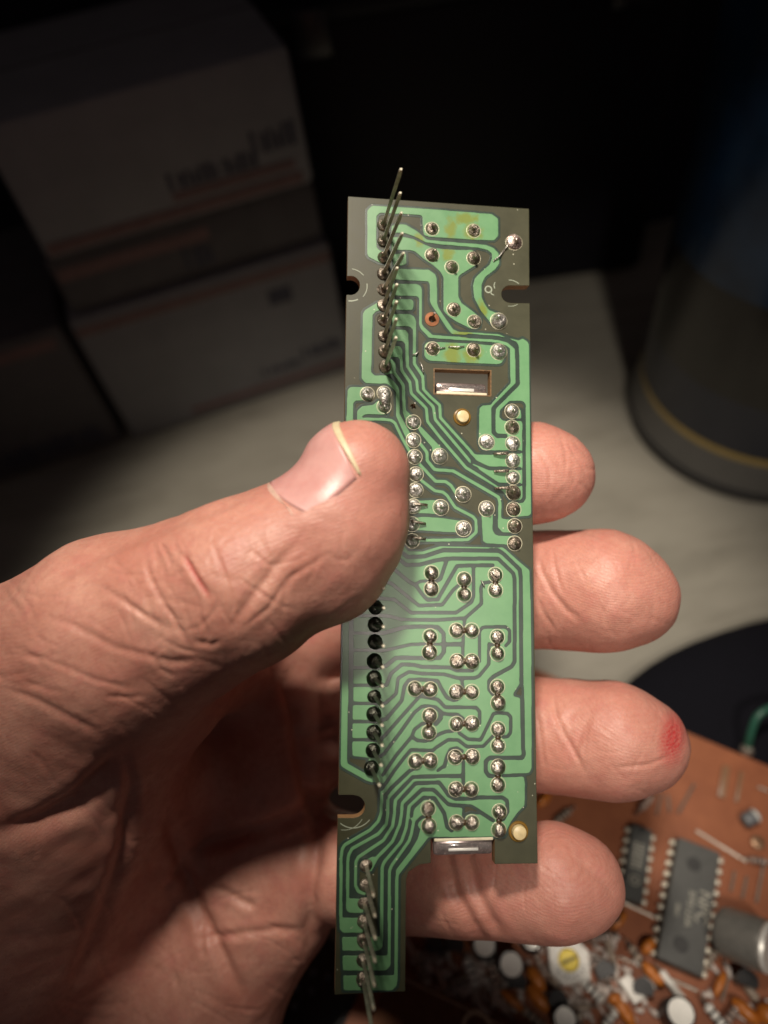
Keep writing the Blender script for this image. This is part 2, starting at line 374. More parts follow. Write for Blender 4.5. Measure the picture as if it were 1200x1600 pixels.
# orange discs and beads
for px, py, rz, a_, b_ in ((838, 1529, -0.5, 3.0, 1.6), (841, 1560, -0.35, 3.6, 1.7), (1013, 1478, 1.2, 2.2, 1.4), (1020, 1522, -0.4, 3.2, 1.3), (800, 1563, -0.2, 3.2, 1.2), (722, 1472, -1.0, 2.6, 1.0),
                           (968, 1438, 1.2, 2.6, 1.0), (975, 1580, -0.5, 3.6, 1.5), (1165, 1580, -0.3, 3.4, 1.6), (1198, 1585, -0.3, 2.4, 2.2), (1125, 1537, 1.4, 3.0, 1.0), (850, 1250, 1.2, 2.6, 1.2), (960, 1560, 0.8, 1.6, 1.2)):
    p = on_pcb(px, py, 2.4); q = part_at('ceramic_capacitor', px, py, 2.4, rz)
    MB().lathe([(0.2, -a_)] + [(b_ * math.sin(math.pi * k / 8), -a_ * math.cos(math.pi * k / 8)) for k in range(1, 8)] + [(0.2, a_)], 14, c=(0, 0, 2.4), rot=RX).obj('coating', m_orange, q)
    MB().tube([(-a_ * 0.6, 0, 2.0), (-a_ * 0.6, 0, 0)], 0.25, 6).tube([(a_ * 0.6, 0, 2.0), (a_ * 0.6, 0, 0)], 0.25, 6).obj('leads', m_silver, q)
# resistors, diodes and wire bits
def axial(px, py, rz, L_, r, body, h=1.6, band=None):
    q = part_at('resistor', px, py, h, rz)
    MB().lathe([(r * 0.6, -L_ / 2), (r, -L_ / 2 + 0.5), (r * 0.88, -L_ / 4), (r * 0.88, L_ / 4), (r, L_ / 2 - 0.5), (r * 0.6, L_ / 2)], 12, c=(0, 0, h), rot=RX).obj('resistor_body', body, q)
    MB().tube([(-L_ / 2 - 2, 0, 0), (-L_ / 2 - 1.6, 0, h), (L_ / 2 + 1.6, 0, h), (L_ / 2 + 2, 0, 0)], 0.28, 6).obj('leads', m_silver, q)
    if band is not None:
        for k in (-0.22, 0.05, 0.3): MB().lathe([(r * 0.93, -0.25), (r * 0.93, 0.25)], 12, c=(k * L_, 0, h), rot=RX, caps=False).obj('colour_band', band, q)
for i, (px, py, rz, L_, r) in enumerate(((845, 1508, -0.7, 5, 1.0), (866, 1532, -0.8, 4.5, 0.9), (735, 1520, -0.8, 6, 1.1), (752, 1545, -0.9, 5.5, 1.0), (772, 1530, -0.9, 6, 1.1), (780, 1568, -0.3, 5, 1.0), (835, 1592, -0.2, 6, 1.1),
     (700, 1500, -0.6, 5, 1.2), (720, 1530, 0.9, 5, 1.1), (690, 1530, -0.7, 5.5, 1.1), (930, 1512, -0.4, 6, 0.9), (936, 1532, -0.4, 6, 0.9), (925, 1548, -0.3, 6, 1.0), (952, 1480, -0.9, 6, 1.0), (940, 1465, 0.7, 5, 1.0),
     (990, 1460, -0.6, 6, 1.1), (1000, 1500, -0.55, 7, 1.0), (1050, 1540, -0.5, 7, 1.0), (1110, 1500, 1.3, 5, 0.9), (1090, 1560, -0.5, 5, 1.0), (1140, 1590, 1.2, 6, 1.0), (906, 1575, 0.6, 5, 0.9), (955, 1590, 1.2, 5, 1.0), (1010, 1585, -0.9, 5, 1.0),
     (668, 1492, 0.4, 5, 1.1), (640, 1480, -0.5, 6, 1.1), (660, 1515, -0.9, 5, 1.0), (860, 1230, -0.3, 5, 1.0), (880, 1275, 1.1, 5, 1.0), (1010, 1255, 1.2, 4.5, 0.9), (1185, 1345, 0.3, 4, 0.9), (1192, 1300, 1.0, 4, 0.9), (1120, 1590, -0.5, 6, 1.2), (1170, 1545, -0.6, 5, 1.2))):
    if i % 4 == 3: continue
    axial(px, py, rz, L_, r, (m_glass, m_res, m_white, m_res, m_glass)[i % 5], 1.4 + (i % 3) * 0.5, (m_brown, None, m_chipdark, m_orange)[i % 4])
for px, py, rz in ((955, 1436, 0.9), (872, 1565, 0.3), (808, 1535, 0.4), (712, 1478, 0.2), (946, 1518, 0.8), (1168, 1532, 0.2), (680, 1478, 0.2), (1005, 1545, 0.3)):
    q = part_at('transistor', px, py, 4.5, rz)
    v_, f_ = prism([[(2.3 * math.cos(a), 2.3 * math.sin(a)) for a in [math.radians(-30 + 240 * k / 10) for k in range(11)]]], 1.0, 5.2)
    MB().add(v_, f_).obj('transistor_body', m_black, q)
    for dx in (-1.27, 0, 1.27): MB().tube([(dx, 0.3, 0), (dx, 0.3, 1.2)], 0.22, 6).obj('leg', m_silver, q)
q = part_at('film_capacitor', 987, 1545, 3.5, -0.55); MB().box((0, 0, 2.2), (5.6, 3.2, 3.6), bev=0.5).obj('case', m_white, q)
q = part_at('blue_grey_diode', 1174, 1277, 3.0, 0.9); MB().lathe([(1.4, -2.2), (1.8, -1.6), (1.8, 1.6), (1.4, 2.2)], 16, c=(0, 0, 2.2), rot=RX).obj('case', m_greyblue, q)
MB().lathe([(1.84, 0.9), (1.84, 1.7)], 16, c=(0, 0, 2.2), rot=RX, caps=False).obj('band', m_alu, q)
q = part_at('metal_post', 905, 1592, 6, 0); MB().lathe([(1.3, 0), (1.3, 4.5), (0.9, 5.6), (0.3, 6.2)], 18).obj('post', m_silver, q)
q = part_at('brown_terminal', 1186, 1315, 2, 0.3); MB().lathe([(1.6, 0), (1.6, 1.4), (0.8, 1.6), (0.7, 0.6)], 16).obj('ring', mat('dull_brass', (0.28, 0.17, 0.10), 0.4, 0.6), q)
# spilled flux, wire clippings and solder lumps between the parts
fl = MB(); rnd = random.Random(5)
for k in range(230):
    if k < 120: px, py = rnd.gauss(735, 45), rnd.gauss(1530, 35)
    elif k < 180: px, py = rnd.gauss(935, 42), rnd.gauss(1535, 32)
    else: px, py = rnd.uniform(840, 1200), rnd.uniform(1430, 1600)
    p = on_pcb(px, py); 
    cx_, cy_ = 1060, 1420
    if 965 < px < 1140 and 1285 < py < 1530 and (px - 1020) * 0.0 + py < 1500: continue
    a = rnd.gauss(-0.5, 0.6); L_ = rnd.uniform(0.8, 4.2); r = rnd.uniform(0.35, 1.05)
    dd = Vector((math.cos(a), math.sin(a), rnd.uniform(-0.2, 0.5))) * L_
    z = rnd.uniform(0.2, 0.9)
    fl.tube([p + Vector((0, 0, z)) - dd * 0.5, p + Vector((0, 0, z + 0.3)), p + Vector((0, 0, z)) + dd * 0.5], [r * 0.5, r, r * 0.5], 6)
fl.obj('solder_lumps', mat('dull_solder', (0.62, 0.55, 0.50), 0.5, 0.05, scale=15, var=0.5), pcb, smooth=True, kind='stuff')
# green lead leaving over the far edge
gp = [on_pcb(1168, 1168, 0.5) + Vector((0, 0, 0)), on_pcb(1172, 1150, 4), on_pcb(1182, 1122, 8), on_pcb(1200, 1108, 9), on_pcb(1230, 1100, 8), on_pcb(1275, 1110, 4)]
pts = []
for i in range(len(gp) - 1):
    for k in range(5):
        s_ = k / 5; a, b, c_, d = gp[max(i - 1, 0)], gp[i], gp[i + 1], gp[min(i + 2, len(gp) - 1)]
        pts.append(0.5 * ((2 * b) + (c_ - a) * s_ + (2 * a - 5 * b + 4 * c_ - d) * s_ * s_ + (3 * b - a - 3 * c_ + d) * s_ ** 3))
MB().tube(pts, 1.1, 10).obj('green_wire', m_grn, pcb, smooth=True)
p = on_pcb(1168, 1171, 0.6); MB().lathe([(1.9, 0), (1.6, 0.8), (0.9, 1.6)], 14, c=(p.x, p.y, 0)).obj('solder_joint', m_silver, pcb)

# second brown board in front, and a dark connector block by the hand's heel
h2 = 27.0
a, b = on_level(628, 1520, h2), on_level(806, 1606, h2); d = (b - a); L_ = np.linalg.norm(d); d /= L_; an = math.atan2(d[1], d[0])
M2 = Matrix.Translation((a[0] * MM, a[1] * MM, h2 * MM)) @ Matrix.Rotation(an, 4, 'Z')
side = thing('side_board', 'plain brown circuit board edge crossing the lower frame below the small board', 'circuit board', M2)
MB().box((L_ / 2 + 12, -30, -0.8), (L_ + 30, 60, 1.6), bev=0.15).obj('phenolic_sheet', mat('dark_phenolic', (0.12, 0.052, 0.026), 0.7, bump=0.1, spec=0.15), side)
MB().box((L_ / 2 + 12, -0.9, 0.12), (L_ + 28, 0.35, 0.2)).obj('edge_line', mat('edge_tan', (0.36, 0.24, 0.15), 0.4), side)
q_ = M2.inverted() @ Vector(on_level(745, 1607, h2) * MM)
MB().lathe([(3.4, 0.0), (3.4, 0.5), (2.6, 0.5), (2.6, 0.0)], 28, c=(q_.x / MM, q_.y / MM, 0), caps=False).obj('copper_ring', mat('copper_ring', (0.4, 0.3, 0.2), 0.35, 0.5), side)
for sx in (3, L_ - 5): MB().lathe([(2.4, -h2 + 0.0), (2.4, -1.6)], 12, c=(sx, -40, 0)).obj('standoff', m_silver, side)

h3 = 14.0
blk_p = on_level(455, 1590, h3)
blk = thing('connector_block', 'dark connector block with tan contacts below the heel of the hand', 'connector', Matrix.Translation((blk_p[0] * MM, blk_p[1] * MM, 0)) @ Matrix.Rotation(0.5, 4, 'Z'))
MB().box((0, 0, 7), (34, 20, 14), bev=0.8).obj('block_body', m_black, blk)
for (x, y, s_) in ((-8, 2, 2.4), (-2, 6, 2.0), (-5, -4, 2.2)):
    MB().lathe([(s_, 13.8), (s_, 15.2), (s_ * 0.7, 15.8), (s_ * 0.6, 14.6)], 16, c=(x, y, 0)).obj('tan_contact', m_beige, blk)
for k in range(5): MB().lathe([(0.9, 13.9), (0.8, 14.8), (0.3, 15.1)], 10, c=(2 + 2.54 * k, 1.5 + (k % 2) * 3, 0)).obj('pin_tip', mat('grey_tip', (0.12, 0.12, 0.14), 0.4, 0.5), blk)

# ------------------------------------------------------------------ small green circuit board held in the hand
BR = np.array([[0.9942220615, -0.0102082963, -0.1068563668], [0.0219700645, 0.9937461341, 0.1094803059], [0.1050704940, -0.1111953766, 0.9882286069]])
BT = np.array([-5.6162901724, -49.3917447574, 111.1159535252])
def board_pt(x, y, z=0.0): return BR @ np.array([x, y, -z]) + BT      # board mm (x right, y down, z to the solder side) -> lens axes
Bm = Matrix.Identity(4); ax_ = CW @ np.array([BR[:, 0], -BR[:, 1], -BR[:, 2]]).T; o_ = cam_to_world(BT)
for i in range(3):
    for j in range(3): Bm[i][j] = ax_[i][j]
    Bm[i][3] = o_[i]
brd = thing('small_circuit_board', 'narrow green circuit board with shiny solder joints held upright between thumb and fingers', 'circuit board', Bm)
# copper layout of the small board, board millimetres (x right, y down from its top left corner)
COPPER = [
('C',0.00,[(3.05,2.11),(3.74,1.32),(7.69,1.25),(12.49,1.23),(17.95,1.28),(22.94,1.36),(23.98,2.04),(23.96,4.95),(23.32,5.74),(20,5.85),(13.01,5.88),(12.09,5.63),(11.89,4.9),(11.77,2.46),(11.26,2.28),(5.07,2.39),(4.47,2.96),(4.53,8.02),(4.93,8.51),(6.14,8.96),(6.16,10.63),(5.16,10.59),(3.35,9.77),(3.14,9.36)]),
('C',0.00,[(6.91,4.38),(8.32,4.08),(9.03,4.03),(10.97,5.06),(12.5,6.34),(13.83,6.41),(18.14,6.5),(20.83,6.54),(21.97,6.58),(23.21,7.03),(24.04,7.83),(24.13,9.53),(23.5,10.52),(21.83,11.89),(21.21,13.2),(21.2,15.19),(21.7,16.32),(22.42,17.32),(24.06,17.86),(24.87,19.07),(23.84,20.07),(22.61,19.3),(21.18,17.6),(20.07,15.47),(19.87,13.48),(20.18,12.2),(21.11,11.2),(22.57,9.84),(22.99,8.75),(23,8),(22.27,7.41),(20.82,7.13),(18.14,7.04),(14.85,6.98),(12.3,6.78),(10.57,5.94),(8.94,5.46),(6.92,5.55)]),
('C',0.00,[(6.92,6.28),(8.94,6.15),(10.37,6.37),(12,7.11),(13.43,7.66),(17.21,7.73),(19.79,7.57),(20.92,8.88),(20.09,10.2),(17.93,11.7),(17.52,12.15),(17.51,15.4),(18.02,16.42),(19.85,17.67),(21.08,18.75),(20.87,20.11),(19.54,20.49),(17.2,19.47),(15.88,18.61),(15.17,17.82),(15.17,12.39),(14.66,11.48),(13.43,10.4),(12.01,9.54),(10.58,8.37),(9.77,8.21),(6.94,8.39)]),
('C',0.00,[(7.15,9.11),(9.17,8.77),(9.28,10.44),(8.78,10.79),(7.17,10.89)]),
('C',0.00,[(6.97,11.42),(12.83,11.27),(13.84,11.95),(14.1,12.67),(14.16,16.63),(14.36,17.34),(15.07,18.45),(16.69,20.74),(17.5,21.06),(17.5,21.47),(16.49,21.53),(15.68,20.59),(14.57,18.89),(13.25,16.99),(13.04,16.48),(13.04,13.77),(12.73,13.17),(6.99,13.19)]),
('c',0.46,[(17.1,21.29),(19.03,21.3),(21.88,21.36),(23.93,21.41),(25.36,21.86),(27.32,22.29)]),
('C',0.00,[(6.99,13.92),(10.91,13.69),(11.52,13.97),(11.72,14.48),(11.75,20.07),(12.05,20.57),(13.46,21.83),(13.26,22.3),(12.86,22.27),(11.55,20.9),(11.35,20.29),(11.33,16.06),(11.02,15.66),(7.01,15.78)]),
('c',0.50,[(13.16,22.05),(16.69,22.13),(19.02,22.17),(22.49,22.21),(23.92,22.3),(25.25,22.7),(25.97,23.28)]),
('C',0.00,[(7.01,16.4),(10.12,16.23),(10.42,16.52),(10.43,17.66),(10.13,17.99),(7.03,18.05)]),
('C',0.00,[(7.04,18.77),(9.83,18.62),(10.54,19),(10.84,19.7),(10.83,26.55),(10.38,26.67),(10.35,21.06),(9.75,20.58),(7.05,20.72)]),
('c',0.45,[(10.61,26.56),(11.93,28.43),(12.06,30.55),(13.19,31.71),(14.59,32.91),(14.69,34.87),(20.17,40.77),(22.36,41.5)]),
('C',0.00,[(7.06,21.23),(9.15,21.18),(9.65,21.71),(9.79,27.01),(9.29,27.23),(9.17,23.48),(8.76,22.98),(7.08,23.07)]),
('c',0.45,[(9.54,27.02),(10.99,29.18),(11.15,30.79),(13.59,33.2),(13.89,35.2),(19.56,41.79),(22.26,42.8),(23.86,43.25)]),
('C',0.00,[(7.08,23.88),(8.37,23.82),(8.73,24.41),(8.85,27.55),(8.4,27.67),(8.39,25.95),(8.09,25.56),(6.51,25.63)]),
('c',0.45,[(8.6,27.56),(9.95,29.48),(10.16,31.23),(12.5,33.45),(12.71,35.54),(14.49,37.77),(18.66,42.51),(24.04,45.53)]),
('C',0.00,[(5.92,26.47),(7.1,25.91),(7.7,26.59),(7.76,27.8),(7.02,28.24),(6.24,28.48),(5.54,27.7)]),
('c',0.49,[(7.32,27.82),(8.91,29.97),(9.09,33.78)]),
('C',0.00,[(8.89,32.78),(9.28,32.77),(9.34,33.87),(10.43,34.92),(11.42,36.08),(9.95,36.93),(9.35,35.56),(8.9,34.38)]),
('C',0.00,[(4.83,17.04),(6.22,16.65),(6.23,18.09),(5.44,18.14),(4.55,18.49),(4.06,19.13),(3.97,28.17),(4.47,28.65),(6.24,28.58),(7.13,29.14),(8.18,30.31),(8.33,31),(8.41,34.5),(9.95,37.33),(10.94,38.68),(9.96,39.11),(9.17,37.75),(7.87,34.92),(7.79,31.12),(7.54,30.73),(6.45,29.87),(3.11,29.91),(2.52,29.24),(2.57,19.01),(2.86,18.38)]),
('c',0.45,[(2.12,35.53),(6.01,35.43),(7.09,35.54),(7.68,35.92),(8.88,38.36),(9.97,40.3)]),
('C',0.00,[(0.4,31.13),(0.78,30.61),(3.22,30.51),(4.01,31.58),(3.64,32.59),(1.69,32.67),(1.31,33.08),(1.3,39),(0.24,39.04)]),
('C',0.00,[(1.97,38.98),(1.91,34.25),(2.67,33.52),(4.33,33.26),(5,32.64),(6.38,32.58),(6.78,33.86),(6.4,34.67),(3.08,34.75),(2.6,35.21),(2.55,38.96)]),
('C',0.00,[(12.16,23.54),(12.56,23),(14.87,22.89),(18.92,22.9),(22.79,23.02),(24.02,22.96),(24.83,24.17),(24.72,25.2),(24.3,25.84),(23.59,26.03),(18.91,26.03),(13.07,25.94),(12.47,25.66),(12.17,25.17)]),
('c',0.90,[(26.17,23.69),(26.22,29.15),(24.67,30.85),(23.23,32.43)]),
('C',0.00,[(25.7,29.48),(23.03,32.23),(22.52,32.56),(21.31,32.7),(20.8,33.13),(20.68,38.36),(21.07,39.55),(22.07,39.72),(27.12,39.51),(27.14,37.55),(23.5,37.67),(22.7,36.89),(22.72,33.06),(23.54,32.31)]),
('C',0.00,[(26.91,22.2),(27.74,21.64),(28.56,22.12),(28.86,22.73),(28.89,28.93),(28.96,39.1),(28.92,49.26),(28.41,49.67),(25.8,49.92),(25.41,48.85),(25.42,47.86),(27.03,47.63),(27.15,37.45),(23.7,37.56),(22.7,36.89),(22.72,32.85),(26.83,29.02)]),
('g',0.56,[(19.02,21.69),(21.88,21.7),(23.93,21.78),(25.36,22.12),(26.59,22.53),(26.85,23.04),(26.93,29.01),(23.03,33.04),(23,36.88),(23.6,37.41),(27.15,37.29)]),
('G',0.00,[(24.04,33.31),(25.58,31.78),(27.62,31.7),(28.13,32.14),(28.09,35.09),(27.48,35.11),(27.18,34.61),(26.57,34.64),(25.24,35.09),(24.43,34.92),(23.93,34.43)]),
('g',0.47,[(26.33,47.54),(27.44,47.42),(27.74,46.92),(27.88,32.45)]),
('C',0.00,[(25.24,34.68),(26.57,34.13),(26.99,33.1),(27.3,33.08),(27.44,34.1),(27.43,39.15),(27.4,46.33),(27.03,47.33),(25.83,47.36),(25.85,45.58),(25.14,45.6)]),
('g',0.35,[(25.24,34.78),(27.18,34.71)]),
('C',0.00,[(20.17,40.38),(22.67,40.4),(23.78,40.21),(27.22,40.11),(27.19,42.16),(22.26,42.25),(20.36,41.36),(19.37,40.3)]),
('C',0.00,[(19.66,41.58),(22.26,42.7),(23.86,42.75),(27.19,42.66),(27.16,44.75),(23.74,44.84),(21.65,43.61)]),
('C',0.00,[(24.04,45.62),(20.85,43.83),(24.84,45.21),(27.16,45.15),(27.14,47.23),(25.33,47.07)]),
('g',0.49,[(20.07,40.01),(22.37,40.04),(27.12,39.79)]),
('g',0.49,[(19.66,41.49),(22.26,42.5),(27.09,42.41)]),
('g',0.49,[(19.26,42.09),(20.36,42.85),(23.74,44.99),(27.06,44.9)]),
('C',0.00,[(10.93,36.1),(11.72,36.37),(14.89,39.55),(15.59,40.82),(14.7,41.93),(13.61,40.97),(13.41,39.5),(11.53,37.28)]),
('c',0.49,[(10.94,38.49),(11.63,39.06),(12.62,40.31),(12.68,41.6),(13.81,42.94),(16.68,43.06),(23.73,46.92),(23.92,47.8),(23.85,50.25)]),
('C',0.00,[(23.6,50.16),(24.1,50.15),(25.1,50.33),(26.4,50.3),(26.38,52.26),(24.28,52.3),(23.59,51.53)]),
('c',0.47,[(10.76,41.06),(11.45,42.12),(13.92,44.71),(15.49,44.72),(16.38,45.33),(17.27,46.78),(18.26,46.56)]),
('c',0.46,[(10.97,43.81),(11.85,44.71),(13.82,46.18),(15.1,46.34),(15.79,46.91),(16.97,48.64),(19.73,50),(20.17,50.53),(20.22,52.37),(18.93,53.51),(11.99,53.73),(10.63,53.9)]),
('C',0.00,[(10.8,47.81),(13.53,47.6),(14.9,47.81),(14.91,49.66),(13.54,49.69),(10.8,49.61)]),
('C',0.00,[(10.62,50.44),(11.98,50.16),(14.91,50.3),(18.44,50.76),(19.23,51.81),(18.24,52.99),(17.26,52.43),(14.91,52.38),(10.62,52.17)]),
('C',0.00,[(21.02,48.75),(22.81,49.2),(22.74,51.94),(23.09,52.61),(23.58,52.8),(26.37,52.84),(26.35,54.6),(24.96,54.14),(21.79,54),(21.25,53.71),(21.11,51.19)]),
('C',0.00,[(6.19,53.02),(8.65,53.05),(8.9,54.32),(9.94,55.41),(12,55.41),(14.67,54.55),(24.16,54.54),(24.56,54.73),(27.03,56.87),(28.41,57.96),(28.54,63.16),(28.53,71.23),(28.37,86.98),(28.03,87.61),(27.54,87.78),(27.15,88.05),(27.33,89.14),(27.24,92.21),(26.08,93.3),(25.12,94.55),(24.58,95.55),(24.19,96.43),(22.77,96.48),(13.01,96.33),(11.42,94.71),(6.39,90.01),(6.28,88.59),(4.71,88.57),(3.97,88.33),(0.46,86.37),(0.27,86.01),(0.26,77.15),(0.19,64.79),(0.19,59.19),(2.39,54.43)]),
('g',0.52,[(6.2,53.22),(8.04,54.81),(9.74,56.26),(12.29,56.13),(15.11,55.15),(23.66,55.08),(24.35,55.5),(26.91,57.89),(27.05,59.04),(26.97,74.42),(27.08,77.31),(27.1,84.22),(27.24,84.95),(26.99,85.5),(22.08,85.43),(21.5,85.88),(21.46,87.32),(21.93,87.96),(22.64,88.06)]),
('g',0.42,[(24.07,88),(28.8,87.89)]),
('G',0.00,[(25.73,76.19),(26.72,74.79),(27.22,74.23),(27.28,77.31),(26.6,76.84),(25.73,76.65)]),
('g',0.50,[(6.21,54.93),(7.52,55.87),(9.57,57.43),(11.48,57.4),(13.94,56.72),(15.69,56.41),(23.55,56.29),(25.91,58.48),(26.1,59.34),(25.97,71.61),(25.48,72.36),(22.74,73.76),(22.05,74.41),(22.05,75.61),(22.62,76.36)]),
('g',0.48,[(5.27,56.47),(6.58,57.31),(7.26,57.72),(10.09,59.97),(10.96,60.38),(11.93,61.69),(12.7,62.54),(14.34,62.52),(14.78,61.67),(17.25,57.49),(19.21,57.37),(22.76,57.32)]),
('g',0.38,[(10.86,60.38),(11.63,59.85),(12.79,59.76)]),
('g',0.48,[(15.69,56.6),(15.11,58.33),(14.72,59.48),(13.95,59.87)]),
('g',0.44,[(19.75,57.41),(19.78,61.9),(19.45,62.86),(17.11,64.44),(10.31,64.48),(7.81,62.53),(5.34,62.41)]),
('g',0.44,[(17.45,60.4),(16.67,61.08),(15.02,63.27),(11.51,63.43),(7.28,60.14),(5.31,59.97)]),
('g',0.44,[(22.54,59.77),(21.26,59.98),(20.91,60.65),(20.95,63.09),(18.48,65.23),(13.96,65.54),(8.94,65.48),(7.08,64.99),(5.37,64.89)]),
('g',0.40,[(18.41,65.42),(18.21,67.26),(18.06,71.52)]),
('g',0.52,[(18.01,69.05),(15.31,69.09)]),
('g',0.52,[(5.4,67.5),(6.34,67.45),(9.37,66.6),(11.66,66.49),(14.35,66.57),(15.22,67.5),(15.27,70.18),(14.64,71.05),(11.97,71.09),(8.99,71.03),(8.05,71.09),(6.73,72.16),(5.45,72.52)]),
('g',0.41,[(5.43,70.04),(6.37,69.99),(10.34,69.11),(12.82,69.01)]),
('g',0.38,[(13.59,69.05),(15.31,69.05)]),
('g',0.47,[(5.48,75.04),(6.76,75),(7.4,73.31),(8.99,71.98),(10.88,72.07),(11.97,72.35),(16.14,72.44),(17.24,72.91),(19.55,72.91)]),
('g',0.43,[(22.07,68.98),(22.03,71.98),(20.51,73.75),(19.83,73.99),(17.37,73.98),(15.32,73.42),(11.98,73.32),(10.08,73.06),(8.48,73.96),(8.21,76.17),(6.63,77.55),(5.51,77.55)]),
('g',0.40,[(22.87,69.08),(22.09,69.08)]),
('g',0.42,[(17.91,74.02),(18.19,75.87)]),
('g',0.42,[(20.62,71.61),(20.64,67.11),(21.13,66.59),(21.71,66.5),(24.65,66.48),(25.24,66.99),(25.22,68.69),(24.63,69.26)]),
('g',0.47,[(5.54,80.08),(6.8,79.73),(9.03,77.2),(9.43,75.1),(10.09,74.22),(11.98,74.19),(14.36,74.38),(14.79,75.31),(15.74,76.78),(16.66,77.16),(17.23,77.07)]),
('g',0.43,[(5.57,82.69),(6.4,82.31),(11.58,76.67),(12.09,76.03)]),
('g',0.43,[(11.8,76.58),(13.04,76.77),(14.37,77.05),(15.47,78.16),(20.1,78.23),(20.62,78.84),(20.61,80.49)]),
('g',0.43,[(5.6,85.2),(6.43,84.73),(8.82,81.7),(10.92,78.86),(12,78.04),(12.76,77.96),(14.08,78.15),(14.94,78.98),(15.74,79.17),(17.32,79.22),(18.18,79.83),(18.18,80.74)]),
('g',0.56,[(14.75,78.79),(14.8,79.71),(14.09,80.52)]),
('g',0.43,[(6.36,87.62),(8.29,84.88),(10.51,82.35),(10.93,81.31),(12.1,80.45),(12.95,80.51)]),
('g',0.43,[(10.7,82.39),(11.36,82.85),(12.59,82.95),(13.72,82.51),(14.57,81.98),(15.61,81.63),(16.65,81.55)]),
('g',0.43,[(17.51,81.83),(18.84,82.75),(20.75,82.87),(22.11,80.28),(22.66,79.17),(23.35,78.99),(24.83,79.14),(25.31,79.66),(25.25,81.87),(24.8,82.45),(24.12,82.5)]),
('g',0.43,[(22.68,82.25),(21.13,83.78),(18.71,83.84),(17.36,82.83),(15.89,82.81),(14,83.96),(13.63,84.32),(10.43,84.14),(9.6,85.08),(8.03,87.02),(6.93,88.6),(6.2,89.57)]),
('g',0.47,[(15.33,86.6),(15.8,84.98),(16.27,84.17),(17.22,84),(17.98,84.47)]),
('g',0.41,[(14.39,87.12),(15.14,86.59)]),
('g',0.48,[(6.58,90.9),(6.76,90.46),(7.55,89.5),(10.3,87.06),(11.01,86.71)]),
('g',0.48,[(7.53,93.3),(7.69,90.92),(10.7,87.96),(14.95,87.9),(17.97,87.93)]),
('g',0.45,[(18.17,85.92),(18.16,89.7)]),
('g',0.48,[(8.54,93.32),(8.75,91.3),(11.11,88.85),(14.58,88.78),(15.14,89.46),(15.99,90.64),(16.93,91.1),(19.36,91.15),(20.43,90.99),(23.95,91.06),(24.62,91.52),(24.7,93.05),(24.02,94.11)]),
('g',0.48,[(9.56,93.34),(9.67,91.84),(12.05,89.74),(13.73,89.77),(14.3,90.25),(15.89,91.84),(16.65,91.99),(19.35,92.22),(22.55,94.25)]),
('G',0.00,[(17.96,92.37),(19.66,92.41),(20.8,93.23),(20.23,93.4),(19.28,93.2),(18.53,93.45),(18.15,94.15)]),
('g',0.48,[(10.58,93.37),(10.72,92.22),(12.3,90.87),(13.89,90.95),(15.33,93.07),(15.75,94.96),(16.46,95.53)]),
('g',0.37,[(18.24,94.51),(18.15,93.09)]),
('g',0.42,[(11.24,94.7),(11.33,94.18),(12.16,93.49),(13.09,93.55)]),
('g',0.60,[(1.49,58.23),(1.48,63.38),(1.59,76.71),(1.54,82.11),(1.54,85.23)]),
('g',0.42,[(1.33,59.64),(5.88,59.59)]),
('g',0.41,[(1.37,62.33),(5.91,62.29)]),
('g',0.41,[(1.41,64.97),(5.94,64.94)]),
('g',0.41,[(1.45,67.47),(5.96,67.45)]),
('g',0.41,[(1.49,69.95),(5.99,69.95)]),
('g',0.41,[(1.52,72.46),(6.02,72.46)]),
('g',0.41,[(1.56,74.98),(6.04,75)]),
('g',0.41,[(1.6,77.52),(6.07,77.55)]),
('g',0.41,[(1.64,80.09),(6.1,80.13)]),
('g',0.41,[(1.68,82.65),(6.13,82.7)]),
('G',0.00,[(1.23,83),(1.87,83.01),(1.99,84.88),(4.39,85.18),(3.96,87.22),(4.42,87.67),(1.27,85.94)]),
('c',0.44,[(6.25,90.01),(6.19,92.87),(5.79,93.96),(4.61,95.16),(1.03,97.07),(0.69,97.66),(0.57,98.78),(0.67,107.33)]),
('c',0.44,[(7.14,91.09),(7.13,92.89),(6.95,94.38),(5.81,95.71),(2.09,97.61),(1.65,98.38),(1.53,99.24),(1.57,104.39)]),
('c',0.44,[(8.16,91.55),(8.11,92.91),(7.86,94.65),(6.55,96.6),(3.02,98.76),(2.66,99.36),(2.67,102.63),(3.09,103.41),(3.99,103.7)]),
('c',0.44,[(9.18,92.01),(9.15,92.94),(8.9,94.43),(7.84,96.81),(5.3,99.26)]),
('c',0.44,[(10.16,92.39),(10.08,92.96),(9.82,94.93),(9.12,96.84),(6.67,99.56),(6.4,100.24),(6.42,109.91)]),
('c',0.44,[(11.09,92.76),(11.04,93.38),(10.59,95.71),(10.23,96.78),(7.77,100.02),(7.46,100.71),(7.53,112.66)]),
('c',0.45,[(8.61,101.09),(8.52,101.78),(8.5,115.39)]),
('C',0.00,[(13.01,96.24),(12.91,96.5),(8.84,101.27),(8.42,101.26),(8.33,100.73),(10.33,98.36),(11.43,96.64),(11.89,95.24),(12.35,94.9)]),
('C',0.00,[(5.11,98.74),(5.75,99.19),(4.86,100.8),(3.59,100.42),(3.57,99.39)]),
('C',0.00,[(1.34,104.29),(3.82,104.38),(3.85,106.25),(1.87,106.18),(1.41,105.83)]),
('C',0.00,[(0.49,106.81),(3.86,106.93),(3.88,108.88),(1.01,108.78),(0.56,108.34)]),
('C',0.00,[(0.89,109.36),(5.87,109.55),(6.59,109.41),(6.61,110.77),(6.07,111.34),(0.96,111.13)]),
('C',0.00,[(0.97,111.8),(7.16,112.05),(7.7,111.82),(7.71,113.34),(7.09,113.99),(1.09,113.73)]),
